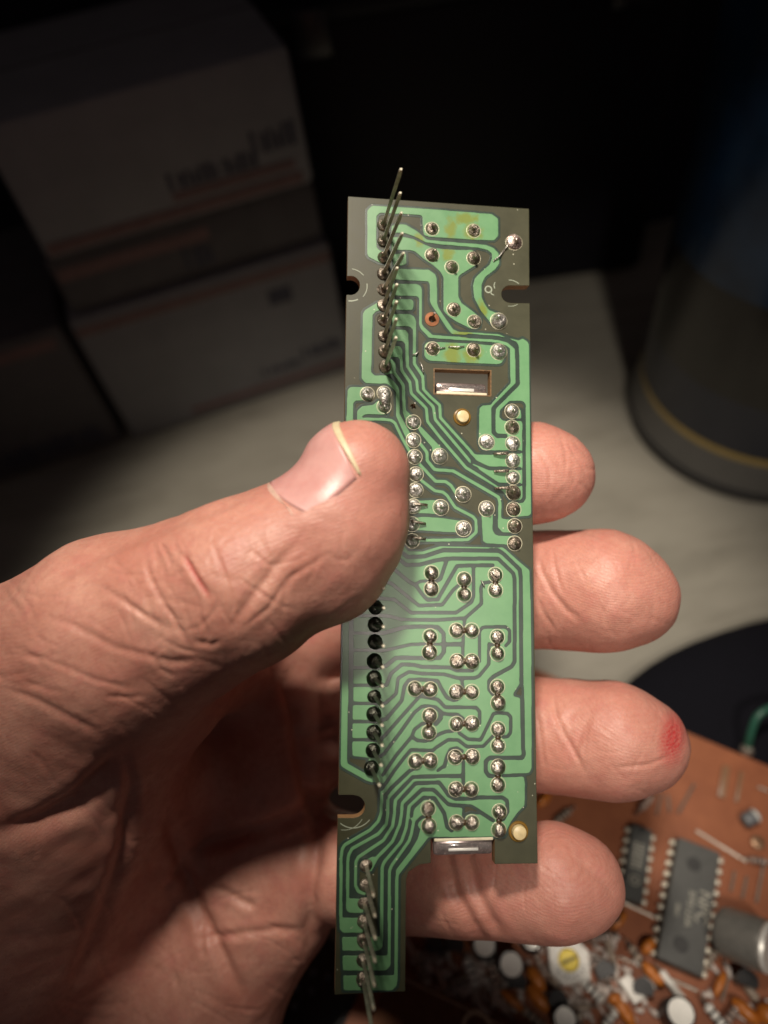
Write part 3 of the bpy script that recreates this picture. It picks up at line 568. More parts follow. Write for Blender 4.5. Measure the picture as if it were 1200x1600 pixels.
('C',0.00,[(1.11,114.4),(8.09,114.7),(8.71,114.39),(8.64,116.07),(8.01,116.62),(1.23,116.31)]),
]
OUTLINE = [(0.01,-0),(29.1,0),(28.99,12.85),(25.86,13.03),(25.86,13.02),(25.5,13.09),(25.15,13.25),(24.86,13.5),(24.63,13.81),(24.49,14.16),(24.44,14.54),(24.48,14.91),(24.62,15.24),(24.84,15.53),(25.13,15.74),(25.47,15.86),(25.83,15.89),(25.83,15.93),(29,15.81),(29.1,100.38),(22.74,100.28),(22.76,96.84),(13.38,96.51),(13.39,99.84),(11.73,100.05),(10.16,100.96),(9.85,102.08),(9.82,116.87),(-0,116.84),(0.03,93.39),(2.49,93.45),(2.3,93.4),(2.72,93.36),(3.1,93.21),(3.43,92.98),(3.68,92.66),(3.83,92.3),(3.88,91.9),(3.82,91.5),(3.66,91.13),(3.4,90.8),(3.06,90.55),(2.67,90.39),(2.26,90.33),(2.26,90.29),(0.07,90.24),(0.01,16.07),(0.22,16.01),(0.6,16.04),(0.99,15.96),(1.34,15.79),(1.65,15.53),(1.88,15.19),(2.02,14.81),(2.06,14.41),(2.01,14.01),(1.85,13.65),(1.61,13.34),(1.3,13.11),(0.94,12.98),(0.56,12.95),(0.17,13.02),(0.08,12.98)]
JOINTS = [(13.31,4.48,1.07,'dull'),(20.01,4.35,1.08,'dull'),(13.33,8.82,1.07,'dull'),(19.99,8.94,1.07,'dull'),(16.49,10.63,1.07,'dull'),(16.8,17.52,1.06,'dull'),(20.05,19.33,1.06,'dull'),(13.47,23.98,1.05,'dull'),(19.93,23.88,1.06,'dull'),(23.95,19.02,1.26,'bright'),(23.91,24,1.25,'bright'),(26.56,5.85,1.26,'rosy'),(3.43,31.6,1.05,'bright'),(5.97,31.35,1.05,'bright'),(5.99,33.45,1.05,'bright'),(21.88,38.42,1.18,'bright'),(14.6,40.85,1.17,'bright'),(18.21,46.61,1.17,'bright'),(14.77,48.69,1.16,'bright'),(18.24,51.83,1.16,'bright'),(21.82,48.73,1.17,'bright'),(10.53,35.72,1.09,'bright'),(10.55,38.5,1.09,'bright'),(10.76,41.06,1.09,'bright'),(10.97,43.71,1.08,'bright'),(10.94,46.16,1.08,'bright'),(10.6,48.6,1.08,'bright'),(10.43,51.31,1.08,'bright'),(10.44,53.81,1.07,'bright'),(25.97,33.44,1.11,'bright'),(25.94,35.97,1.11,'dull'),(26.02,38.49,1.11,'bright'),(25.99,41.2,1.10,'bright'),(26.01,43.79,1.10,'bright'),(26.04,46.17,1.10,'dull'),(26.07,48.73,1.10,'dull'),(26.19,51.28,1.09,'dull'),(26.16,53.92,1.09,'dull'),(13.36,58.55,1.09,'dome'),(13.37,60.92,1.09,'dome'),(18.33,59.44,1.09,'dome'),(18.32,61.73,1.09,'dome'),(23.14,58.71,1.10,'dome'),(23.12,61.01,1.10,'dome'),(13.2,67.89,1.08,'dome'),(13.11,70.22,1.08,'dome'),(17.15,67.03,1.08,'dome'),(19.47,67.02,1.09,'dome'),(17.24,71.52,1.08,'dome'),(19.46,71.52,1.08,'dome'),(23.37,67.94,1.09,'dome'),(23.35,70.39,1.09,'dome'),(10.95,75.47,1.07,'dome'),(13.22,75.58,1.07,'dome'),(17.14,75.96,1.07,'dome'),(19.44,75.97,1.08,'dome'),(23.31,75.25,1.08,'dome'),(23.39,77.56,1.08,'dome'),(13.14,79.33,1.07,'dome'),(13.05,81.69,1.06,'dome'),(17.13,80.55,1.07,'dome'),(19.42,80.48,1.07,'dome'),(23.36,81.34,1.07,'dome'),(23.34,83.72,1.07,'dome'),(11.1,85.73,1.06,'dome'),(13.25,85.67,1.06,'dome'),(16.94,85.27,1.06,'dome'),(19.5,85.21,1.07,'dome'),(23.32,86.72,1.07,'dome'),(23.3,89.25,1.07,'dome'),(17.03,89.76,1.06,'dome'),(19.3,89.81,1.06,'dome'),(12.99,92.36,1.05,'dome'),(13.09,94.75,1.05,'dome'),(17.11,94.4,1.05,'dome'),(19.37,94.45,1.06,'dome'),(23.46,93.02,1.06,'dome'),(23.34,95.52,1.06,'dome')]
HEADER_TOP = [(5.55,4.37,6.39,4.54,15.4),(5.57,7,6.47,7.19,14.15),(5.6,9.68,6.68,9.93,13.94),(5.63,12.33,6.88,12.63,13.52),(5.65,14.93,7.12,15.32,13.21),(5.73,17.4,6.24,17.53,13.32),(5.8,19.76,6.22,19.87,13.27),(5.88,22.26,6.19,22.35,13.34),(6,24.75,6.16,24.8,13.39),(6.08,27.17,6.2,27.21,12.9)]
HEADER_BOTTOM = [(4.12,99.92,4.22,99.9,10.38),(4.07,102.5,4.46,102.41,10.19),(3.92,104.98,4.48,104.86,10.71),(3.86,107.36,4.4,107.25,11.39),(3.89,109.81,4.29,109.73,12.06),(3.84,112.42,4.22,112.35,12.25),(3.87,115.02,4.15,114.97,12.5)]
HEADER_MIDDLE = [(5.01,58.65),(5,61.1),(5.03,63.73),(5.01,66.24),(5.03,68.75),(4.97,71.51),(4.95,73.99),(4.99,76.54),(4.97,79.04),(5,81.61),(4.89,84.12),(4.69,86.61)]
FL = lambda pts: [(x, -y) for x, y in pts]

# materials
def stain_mask(t, v, spots):
    tot = None
    nz = t.noise(v, 7, 3, 0.6)
    for (x, y, rx, ry) in spots:
        mp = t.n('ShaderNodeMapping', vector_type='POINT'); mp.inputs['Location'].default_value = (-x * MM / (rx * MM), y * MM / (ry * MM), 0); mp.inputs['Scale'].default_value = (1 / (rx * MM), 1 / (ry * MM), 0)
        t.l(v, mp.inputs[0]); ln = t.n('ShaderNodeVectorMath', operation='LENGTH'); t.l(mp.outputs[0], ln.inputs[0])
        d = t.math('ADD', ln.outputs['Value'], t.math('MULTIPLY', t.math('SUBTRACT', nz, 0.5), 1.8))
        mk = t.math('MULTIPLY', t.math('SUBTRACT', 1.15, d), 1.7, True)
        tot = mk if tot is None else t.math('MAXIMUM', tot, mk)
    return tot
STAINS = [(16.3, 4.3, 0.9, 2.0), (18.6, 2.4, 2.2, 1.0), (11.3, 6.4, 0.8, 1.2), (15.8, 8.4, 1.0, 1.2), (16.6, 24.8, 1.4, 2.0), (18.3, 21.3, 1.6, 0.7), (21.3, 17.2, 0.9, 1.6), (19.9, 4.6, 1.6, 1.5), (19.8, 24.4, 1.7, 1.7)]
def mask_mat(name, c0, c1, rough, stain, coat=0.06, spec=0.5):
    t = NT(name); v = t.coord()
    nz = t.noise(v, 3.0, 4, 0.6); c = t.ramp(nz, (0.32, c0), (0.68, c1))
    mp = t.n('ShaderNodeMapping'); mp.inputs['Scale'].default_value = (1.0, 9.0, 1); t.l(v, mp.inputs[0])
    fine = t.noise(mp.outputs[0], 14, 4, 0.7)
    c = t.mix(t.math('MULTIPLY', fine, 0.12), c, tuple(x * 0.55 for x in c0))
    if stain: c = t.mix(t.math('MULTIPLY', stain_mask(t, v, STAINS), 0.8), c, (0.17, 0.20, 0.012))
    speck = t.n('ShaderNodeTexVoronoi', Scale=8.5); t.l(v, speck.inputs['Vector'])
    wn = t.n('ShaderNodeTexWhiteNoise'); t.l(speck.outputs['Position'], wn.inputs['Vector'])
    sp = t.math('MULTIPLY', t.math('LESS_THAN', speck.outputs['Distance'], 0.085), t.math('GREATER_THAN', wn.outputs['Value'], 0.72))
    c = t.mix(t.math('MULTIPLY', sp, 0.8), c, (0.55, 0.55, 0.42))
    t.l(c, t.i['Base Color']); t.l(t.math('ADD', t.math('MULTIPLY', nz, 0.14), rough - 0.05), t.i['Roughness'])
    t.i['Specular IOR Level'].default_value = spec
    t.i['Coat Weight'].default_value = coat; t.i['Coat Roughness'].default_value = 0.2
    bv = t.n('ShaderNodeBevel', samples=4); bv.inputs['Radius'].default_value = 0.011
    t.l(t.bump(t.noise(v, 90, 3), 0.10, 0.004, bv.outputs[0]), t.i['Normal'])
    return t.m
m_cop = mask_mat('green_mask_on_copper', (0.115, 0.275, 0.125), (0.145, 0.32, 0.15), 0.36, True)
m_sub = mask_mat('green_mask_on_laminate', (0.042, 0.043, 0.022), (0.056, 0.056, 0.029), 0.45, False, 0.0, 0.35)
m_edge = mat('phenolic_edge', (0.28, 0.16, 0.07), 0.6, scale=20, bump=0.2)
def solder_mat(name, col, rough, dark):
    t = NT(name); v = t.coord(); oi = t.n('ShaderNodeObjectInfo')
    off = t.n('ShaderNodeVectorMath', operation='SCALE'); off.inputs['Scale'].default_value = 40; cmb = t.n('ShaderNodeCombineXYZ')
    t.l(oi.outputs['Random'], cmb.inputs[0]); t.l(oi.outputs['Random'], cmb.inputs[1]); t.l(cmb.outputs[0], off.inputs[0])
    ad = t.n('ShaderNodeVectorMath', operation='ADD'); t.l(v, ad.inputs[0]); t.l(off.outputs[0], ad.inputs[1])
    nz = t.noise(ad.outputs[0], 9, 4, 0.65)
    c = t.ramp(nz, (0.35, dark), (0.62, col)); t.l(c, t.i['Base Color'])
    t.i['Metallic'].default_value = 1.0
    t.l(t.math('ADD', t.math('MULTIPLY', t.noise(ad.outputs[0], 22, 3), 0.22), rough - 0.1), t.i['Roughness'])
    t.l(t.bump(nz, 1.0, 0.05), t.i['Normal'])
    return t.m
m_sold = {'dull': solder_mat('solder_brownish', (0.52, 0.46, 0.38), 0.46, (0.17, 0.13, 0.10)),
          'bright': solder_mat('solder_bright', (0.82, 0.80, 0.75), 0.46, (0.45, 0.42, 0.38)),
          'rosy': solder_mat('solder_rosy', (0.78, 0.64, 0.58), 0.45, (0.40, 0.28, 0.24)),
          'dark': solder_mat('solder_shaded', (0.10, 0.105, 0.085), 0.32, (0.035, 0.035, 0.028)),  # same metal, with dark reflection and thumb shade put into the colour
          'dome': solder_mat('solder_dome', (0.66, 0.61, 0.54), 0.36, (0.24, 0.19, 0.15))}
m_pin = mat('pin_metal', (0.46, 0.42, 0.36), 0.36, 0.95, scale=5, var=0.3, bump=0.1)
m_pindark = mat('pin_shaded', (0.11, 0.10, 0.075), 0.35, 0.9, scale=5, var=0.3)  # pin metal darkened in colour so the middle row shows no lit streak
m_tip_lit = mat('pin_tip_highlight', (0.85, 0.80, 0.62), 0.5, 0.2)  # bright colour paints the highlight on the pin ends
m_ring = mat('bare_copper', (0.30, 0.125, 0.06), 0.35, 0.7)
m_peg = mat('ivory_peg', (0.62, 0.50, 0.27), 0.35, scale=14)
m_amber = mat('amber_flux', (0.06, 0.036, 0.015), 0.3, scale=12, var=0.4)

# laminate with its notches, window and holes
SLOT = [(13.78, 27.23), (22.56, 27.15), (22.53, 31.03), (13.79, 31.08)]
holes = [FL(SLOT)] + [[(x, -y) for x, y in circle(hx, hy, r, 14)] for hx, hy, r in ((13.35, 19.26, 0.5), (10.42, 33.23, 0.38), (18.08, 34.64, 1.15), (26.29, 95.86, 1.2))]
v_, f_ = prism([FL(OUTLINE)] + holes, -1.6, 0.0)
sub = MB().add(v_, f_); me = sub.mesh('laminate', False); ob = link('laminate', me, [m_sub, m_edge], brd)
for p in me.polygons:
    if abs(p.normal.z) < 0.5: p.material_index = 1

# copper areas: paint the layout on a fine grid, soften it, and follow its outlines
CELL = 0.06
NX, NY = int(31 / CELL), int(120 / CELL); X0, Y0 = -1.0, -1.5
cov = np.zeros((NY, NX), np.float32)
def seg_paint(pts, wdt, val):
    pts = np.array(pts, float); r = wdt / 2 + 0.1
    x0, y0 = pts.min(0) - r; x1, y1 = pts.max(0) + r
    i0, i1 = max(0, int((y0 - Y0) / CELL)), min(NY, int((y1 - Y0) / CELL) + 2); j0, j1 = max(0, int((x0 - X0) / CELL)), min(NX, int((x1 - X0) / CELL) + 2)
    yy, xx = np.mgrid[i0:i1, j0:j1]; xx = X0 + xx * CELL; yy = Y0 + yy * CELL; d = np.full(xx.shape, 9e9)
    for a, b in zip(pts[:-1], pts[1:]):
        ab = b - a; t_ = np.clip(((xx - a[0]) * ab[0] + (yy - a[1]) * ab[1]) / (ab @ ab + 1e-12), 0, 1)
        d = np.minimum(d, (xx - a[0] - t_ * ab[0]) ** 2 + (yy - a[1] - t_ * ab[1]) ** 2)
    cov[i0:i1, j0:j1][np.sqrt(d) < wdt / 2] = val
def poly_paint(pts, val):
    pts = np.array(pts, float); x0, y0 = pts.min(0); x1, y1 = pts.max(0)
    i0, i1 = max(0, int((y0 - Y0) / CELL)), min(NY, int((y1 - Y0) / CELL) + 2); j0, j1 = max(0, int((x0 - X0) / CELL)), min(NX, int((x1 - X0) / CELL) + 2)
    yy, xx = np.mgrid[i0:i1, j0:j1]; xx = X0 + xx * CELL; yy = Y0 + yy * CELL; ins = np.zeros(xx.shape, bool)
    for a, b in zip(pts, np.roll(pts, -1, 0)):
        if a[1] == b[1]: continue
        c = ((a[1] > yy) != (b[1] > yy)) & (xx < (b[0] - a[0]) * (yy - a[1]) / (b[1] - a[1]) + a[0]); ins ^= c
    cov[i0:i1, j0:j1][ins] = val
for k, wdt, pts in COPPER:
    if k in 'CG': poly_paint(pts, 1.0 if k == 'C' else 0.0)
    else: seg_paint(pts, wdt * (1.0 if k == 'c' else 1.2), 1.0 if k == 'c' else 0.0)
# keep copper off the board's edges and holes
inside = cov.copy(); cov[:] = 0; poly_paint(OUTLINE, 1.0); edge = cov; 
for _ in range(4): edge = np.minimum.reduce([edge, np.roll(edge, 1, 0), np.roll(edge, -1, 0), np.roll(edge, 1, 1), np.roll(edge, -1, 1)])
cov = inside * edge
fld = cov
for _ in range(2):
    for ax in (0, 1):
        fld = (np.roll(fld, 2, ax) + np.roll(fld, 1, ax) + fld + np.roll(fld, -1, ax) + np.roll(fld, -2, ax)) / 5
fld[0] = fld[-1] = 0; fld[:, 0] = fld[:, -1] = 0
def contours(F, iso):
    B = F > iso; idx = (B[:-1, :-1] * 1 + B[:-1, 1:] * 2 + B[1:, 1:] * 4 + B[1:, :-1] * 8)
    # edges: 0 top, 1 right, 2 bottom, 3 left; directed with the inside on the left
    T = {1: [(3, 0)], 2: [(0, 1)], 3: [(3, 1)], 4: [(1, 2)], 5: [(3, 0), (1, 2)], 6: [(0, 2)], 7: [(3, 2)], 8: [(2, 3)], 9: [(2, 0)], 10: [(0, 1), (2, 3)], 11: [(2, 1)], 12: [(1, 3)], 13: [(1, 0)], 14: [(0, 3)]}
    nxt = {}; pos = {}
    def ekey(i, j, e): return (i, j, 0) if e == 0 else (i, j + 1, 1) if e == 1 else (i + 1, j, 0) if e == 2 else (i, j, 1)
    ii, jj = np.nonzero((idx > 0) & (idx < 15))
    for i, j in zip(ii.tolist(), jj.tolist()):
        for a, b in T[int(idx[i, j])]:
            nxt[ekey(i, j, a)] = ekey(i, j, b)
    def point(k):
        i, j, h = k; a = F[i, j]; b = F[i, j + 1] if h == 0 else F[i + 1, j]; s_ = (iso - a) / (b - a)
        return (X0 + (j + (s_ if h == 0 else 0)) * CELL, Y0 + (i + (s_ if h == 1 else 0)) * CELL)
    loops = []
    while nxt:
        st = next(iter(nxt)); k = st; lp = []
        while k in nxt: lp.append(point(k)); k = nxt.pop(k)
        if len(lp) > 8: loops.append(np.array(lp))
    return loops
def simplify(P_, tol):
    n = len(P_); keep = np.zeros(n, bool); far = int(((P_ - P_[0]) ** 2).sum(1).argmax()); keep[0] = keep[far] = True; st = [(0, far), (far, n)]
    while st:
        a, b = st.pop()
        if b - a < 2: continue
        A, B = P_[a], P_[b % n]; d = B - A; L_ = math.hypot(*d) + 1e-9; q = P_[a + 1:b] - A; dist = np.abs(q[:, 0] * d[1] - q[:, 1] * d[0]) / L_
        k = int(dist.argmax())
        if dist[k] > tol: keep[a + 1 + k] = True; st += [(a, a + 1 + k), (a + 1 + k, b)]
    return P_[keep]
area = lambda p: 0.5 * float(np.sum(p[:, 0] * np.roll(p[:, 1], -1) - np.roll(p[:, 0], -1) * p[:, 1]))
def in_poly(pt, P_):
    x, y = pt; a, b = P_, np.roll(P_, -1, 0)
    c = ((a[:, 1] > y) != (b[:, 1] > y)) & (x < (b[:, 0] - a[:, 0]) * (y - a[:, 1]) / (b[:, 1] - a[:, 1] + 1e-15) + a[:, 0]); return bool(c.sum() % 2)
def islands(F, iso, amin):
    loops = [simplify(l, 0.014) for l in contours(F, iso)]
    loops = [l for l in loops if len(l) > 3 and abs(area(l)) > amin]
    ar = [area(l) for l in loops]; sgn = 1 if ar[int(np.abs(ar).argmax())] > 0 else -1
    outer = [i for i in range(len(loops)) if ar[i] * sgn > 0]; inner = [i for i in range(len(loops)) if ar[i] * sgn < 0]
    hol = {i: [] for i in outer}
    for h_ in inner:
        c_ = [i for i in outer if in_poly(loops[h_][0], loops[i])]
        if c_: hol[min(c_, key=lambda i: abs(ar[i]))].append(h_)
    return [[loops[i].tolist()] + [loops[h_].tolist() for h_ in hol[i]] for i in outer]
outer = islands(fld, 0.5, 0.12)
for lp in outer:
    v_, f_ = prism([FL(l) for l in lp], -0.02, 0.085)
    MB().add(v_, f_).obj('copper_trace', m_cop, brd, smooth=False)
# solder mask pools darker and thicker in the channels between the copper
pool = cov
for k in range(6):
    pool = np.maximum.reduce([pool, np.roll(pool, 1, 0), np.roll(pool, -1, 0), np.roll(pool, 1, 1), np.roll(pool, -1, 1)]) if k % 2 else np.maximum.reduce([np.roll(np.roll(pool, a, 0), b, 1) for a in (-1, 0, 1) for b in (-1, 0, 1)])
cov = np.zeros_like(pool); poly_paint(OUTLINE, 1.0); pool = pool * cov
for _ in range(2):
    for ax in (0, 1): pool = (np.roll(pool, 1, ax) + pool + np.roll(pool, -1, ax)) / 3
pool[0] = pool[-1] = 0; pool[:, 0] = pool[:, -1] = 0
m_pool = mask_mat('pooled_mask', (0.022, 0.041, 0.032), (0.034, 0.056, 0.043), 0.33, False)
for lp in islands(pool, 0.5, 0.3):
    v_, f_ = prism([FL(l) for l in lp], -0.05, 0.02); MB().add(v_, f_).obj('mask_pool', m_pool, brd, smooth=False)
print('copper islands', len(outer))

# solder joints
def dome(kind):
    if kind in ('dome', 'dark'): pr = [(1.0, 0), (0.99, 0.12), (0.95, 0.34), (0.86, 0.55), (0.70, 0.74), (0.48, 0.88), (0.24, 0.96), (0.05, 0.985)]
    elif kind == 'bright': pr = [(1.0, 0), (0.98, 0.14), (0.90, 0.33), (0.73, 0.48), (0.52, 0.60), (0.32, 0.71), (0.22, 0.84), (0.20, 1.2), (0.14, 1.3), (0.04, 1.33)]
    else: pr = [(1.0, 0), (0.98, 0.12), (0.90, 0.30), (0.74, 0.48), (0.52, 0.62), (0.34, 0.78), (0.26, 1.0), (0.22, 1.5), (0.15, 1.62), (0.04, 1.65)]
    return MB().lathe(pr, 24)
jm = {}
for kind in ('dull', 'bright', 'rosy', 'dome', 'dark'):
    me = dome(kind).mesh('solder_joint', True); me.materials.append(m_sold[kind]); jm[kind] = me
rj = random.Random(3)
HEAD = [(x, y, 1.0, 'dull') for x, y, *_ in HEADER_TOP] + [(x, y, 1.12, 'dark') for x, y in HEADER_MIDDLE] + [(x, y, 1.0, 'dull') for x, y, *_ in HEADER_BOTTOM]
for x, y, r, kind in JOINTS + HEAD:
    o = link('solder_joint', jm[kind], None, brd); o.location = (x * MM, -y * MM, 0.006)
    k = r * rj.uniform(0.92, 1.05); o.scale = (k, k * rj.uniform(0.92, 1.06), k * rj.uniform(0.65, 1.15))
    o.rotation_euler = (rj.uniform(-0.22, 0.22), rj.uniform(-0.22, 0.22), rj.uniform(0, 6.28))
# pale ring where the mask is open round every joint
rg = MB().lathe([(1.0, 0.086), (1.07, 0.10), (1.10, 0.086)], 24, caps=False).mesh('solder_ring', True); rg.materials.append(mat('tinned_ring', (0.42, 0.40, 0.29), 0.4, 0.3))
for x, y, r, kind in JOINTS:
    o = link('solder_ring', rg, None, brd); o.location = (x * MM, -y * MM, 0); o.scale = (r, r, 1)
for (x0, y0, r0, k0), (x1, y1, r1, k1) in zip(JOINTS[:-1], JOINTS[1:]):
    if k0 == k1 == 'dome' and math.hypot(x1 - x0, y1 - y0) < 2.9:      # brown flux left between the joints of a pair
        f0 = MB().lathe([(0.45, 0.09), (0.36, 0.16), (0.2, 0.22), (0.03, 0.23)], 14); o = f0.obj('flux_residue', m_amber, brd, smooth=True)
        o.location = ((x0 + x1) / 2 * MM, -(y0 + y1) / 2 * MM, 0)
# bent component legs lying in the joints
for (x, y, dx, dy) in [(25.1, 40.2, -2.2, 0.1), (25.15, 42.9, -2.2, 0.1), (25.2, 45.5, -2.2, 0.15), (10.35, 48.4, 2.3, 0), (10.2, 51.0, 2.2, 0.25), (10.2, 53.4, 2.2, 0.1)]:
    MB().tube([(x, -y, 0.75), (x + dx * 0.6, -y - dy * 0.6, 0.62), (x + dx, -y - dy, 0.35)], [0.26, 0.24, 0.2], 8).obj('bent_lead', m_sold['dull'], brd, smooth=True)
MB().tube([(5.97, -31.2, 0.5), (6.0, -33.3, 0.5)], [0.85, 0.8], 12).obj('solder_bridge', m_sold['bright'], brd, smooth=True)
for k, (x, y, dx, dy) in enumerate(((12.2, 24.0, 3.2, -0.2), (11.2, 24.6, -0.9, 0.6), (11.5, 26.3, 0.5, 1.7), (15.9, 23.6, 2.5, -0.2), (20.9, 59.6, 0.5, 1.0), (24.9, 7.3, 0.8, -1.6), (24.9, 7.3, -1.8, 2.0))):
    MB().tube([(x, -y, 0.2), (x + dx * 0.5 + 0.1, -y - dy * 0.5 - 0.15, 0.45), (x + dx, -y - dy, 0.22)], 0.11, 6).obj('solder_whisker', m_sold['bright'], brd, smooth=True)

# header pins
def pin(x, y, tx, ty, L_, material=None):
    a, b = Vector((x, -y, 0)), Vector((tx, -ty, L_)); d = (b - a).normalized(); s_ = 0.25
    R = d.to_track_quat('Z', 'Y').to_matrix(); ln = (b - a).length; m_ = MB(); v = []
    for z, k in ((0, 1), (ln - 1.0, 1), (ln - 0.35, 0.8), (ln, 0.45)):
        for cx_, cy_ in ((-1, -1), (1, -1), (1, 1), (-1, 1)): v.append(R @ Vector((cx_ * s_ * k, cy_ * s_ * k, z)) + a)
    f = [(i * 4 + k, i * 4 + (k + 1) % 4, i * 4 + 4 + (k + 1) % 4, i * 4 + 4 + k) for i in range(3) for k in range(4)] + [(3, 2, 1, 0), (12, 13, 14, 15)]
    m_.add(v, f); o = m_.obj('header_pin', [material or m_pin, m_tip_lit], brd, smooth=False)
    for p in o.data.polygons:
        if all(i >= 8 for i in p.vertices): p.material_index = 1
for q in HEADER_TOP: pin(*q)
for q in HEADER_BOTTOM: pin(*q)
for x, y in HEADER_MIDDLE: pin(x, y, x + 0.22, y - 0.12, 9.8, m_pindark)

# bare copper eyelet, pegs, window parts
MB().lathe([(0.52, 0.0), (0.55, 0.11), (1.12, 0.10), (1.15, 0.0)], 26, c=(13.35, -19.26, 0), caps=False).obj('bare_pad', m_ring, brd)
MB().tube([(13.4, -19.0, -2), (13.55, -18.7, 1.3)], [0.2, 0.16], 8).obj('bare_lead', m_pin, brd)
MB().tube([(10.5, -33.2, -2), (10.62, -32.9, 0.8)], [0.16, 0.12], 8).obj('bare_lead', m_pin, brd)
for x, y, r in ((18.08, 34.64, 0.98), (26.29, 95.86, 1.05)):
    MB().lathe([(r, -6), (r, 0.5), (r * 0.92, 0.75), (r * 0.6, 0.85), (0.05, 0.86)], 24, c=(x, -y, 0)).obj('alignment_peg', m_peg, brd)
    MB().lathe([(r * 1.02, 0.1), (r * 1.14, 0.28), (r * 1.34, 0.2), (r * 1.42, 0.02)], 24, c=(x, -y, 0), caps=False).obj('flux_ring', mat('amber_ring', (0.20, 0.11, 0.02), 0.25), brd)
m_lens = NT('clear_lens'); m_lens.i['Base Color'].default_value = (0.85, 0.8, 0.78, 1); m_lens.i['Transmission Weight'].default_value = 0.9; m_lens.i['Roughness'].default_value = 0.12; m_lens = m_lens.m
m_ivory = mat('ivory_plastic', (0.66, 0.60, 0.44), 0.45)
m_smoke = mat('smoky_metal', (0.25, 0.20, 0.19), 0.25, 0.6, scale=10, var=0.4)
def window_part(x0, x1, y0, y1, zc, ylip):
    cx_, wd = (x0 + x1) / 2, x1 - x0
    MB().box((cx_, -(y0 + y1) / 2, zc), (wd, y1 - y0, 2.2), bev=0.5).obj('indicator_body', m_smoke, brd)
    MB().box((cx_ + 0.2, -(y0 + y1) / 2 + 0.1, zc + 0.75), (wd * 0.9, (y1 - y0) * 0.45, 1.0), bev=0.3).obj('indicator_lens', m_lens, brd)
    MB().box((cx_, -ylip, zc + 0.9), (wd * 0.98, 0.42, 1.2), bev=0.1).obj('indicator_lip', m_ivory, brd)
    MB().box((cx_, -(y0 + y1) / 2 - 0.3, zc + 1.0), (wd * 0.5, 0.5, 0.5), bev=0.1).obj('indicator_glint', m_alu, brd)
window_part(14.1, 22.2, 28.9, 30.7, -1.9, 30.75)
window_part(13.8, 22.6, 96.7, 99.1, -1.4, 96.75)
v_, f_ = prism([FL([(13.6, 27.06), (22.74, 27.0), (22.7, 31.2), (13.6, 31.25)]), FL(SLOT)], 0.001, 0.05); MB().add(v_, f_).obj('burnt_rim', mat('burnt_edge', (0.14, 0.075, 0.025), 0.5, scale=18, var=0.5), brd)
# thin printed arcs round the notches and the little mark
m_arc = mat('pale_mask_print', (0.30, 0.34, 0.26), 0.5)
def arc(cx_, cy_, r, a0, a1, wd):
    n = 18; o1 = [(cx_ + r * math.cos(math.radians(a0 + (a1 - a0) * k / n)), cy_ + r * math.sin(math.radians(a0 + (a1 - a0) * k / n))) for k in range(n + 1)]
    o2 = [(cx_ + (r - wd) * math.cos(math.radians(a0 + (a1 - a0) * k / n)), cy_ + (r - wd) * math.sin(math.radians(a0 + (a1 - a0) * k / n))) for k in range(n + 1)]
    v_, f_ = prism([FL(o1 + o2[::-1])], 0.0, 0.035); MB().add(v_, f_).obj('scratch_arc', m_arc, brd)
arc(0.53, 14.5, 2.75, -85, -40, 0.12); arc(0.53, 14.5, 2.7, -10, 40, 0.12); arc(0.53, 14.5, 2.6, 60, 95, 0.2)
arc(25.85, 14.4, 2.3, -95, -50, 0.12); arc(25.85, 14.4, 2.1, 55, 100, 0.08); arc(2.28, 91.87, 3.0, 40, 130, 0.12); arc(1.0, 92.2, 2.9, 30, 100, 0.08)
arc(22.35, 13.9, 0.62, 0, 359.5, 0.2); arc(23.3, 14.1, 0.75, 95, 178, 0.16); arc(24.2, 13.2, 1.0, 150, 215, 0.14)
# parts on the far side of the board
MB().box((15.6, -64, -4.2), (18, 60, 5.0), bev=0.8).obj('display_body', m_black, brd)
MB().box((4.2, -14, -3.2), (4.0, 28, 3.2), bev=0.3).obj('header_housing', m_black, brd)
MB().box((4.9, -74, -2.9), (2.6, 30, 2.6), bev=0.2).obj('header_housing', m_black, brd); MB().box((4.0, -107.5, -2.9), (2.6, 18, 2.6), bev=0.2).obj('header_housing', m_black, brd)

# ------------------------------------------------------------------ the hand: one continuous skin grown round its bones
# bones: lens-axis points given as (px, py, depth mm) with the half thickness in mm
def J(px, py, z): return at(px, py, z)
BONES = {
 'thumb':  [(556, 742, 97.4, 7.6), (522, 828, 97.2, 9.3), (375, 912, 97.5, 11.6), (190, 1000, 104, 15.0), (-60, 1150, 122, 21)],
 'index':  [(862, 743, 119.6, 7.2), (838, 740, 119.8, 8.5), (740, 752, 127, 9.6), (600, 800, 140, 10.5), (395, 905, 147, 12)],
 'middle': [(980, 931, 120.6, 8.5), (945, 923, 121, 10.4), (800, 920, 129, 10.6), (620, 935, 146, 11), (390, 1010, 151, 12.5)],
 'ring':   [(1000, 1162, 120.6, 8.0), (962, 1157, 121, 9.8), (800, 1142, 129, 10.1), (630, 1120, 146, 10.8), (395, 1150, 151, 12.5)],
 'pinky':  [(898, 1379, 116, 7.9), (868, 1378, 116, 9.0), (722, 1375, 121, 8.7), (590, 1368, 134, 9.5), (420, 1330, 146, 11.5)],
}
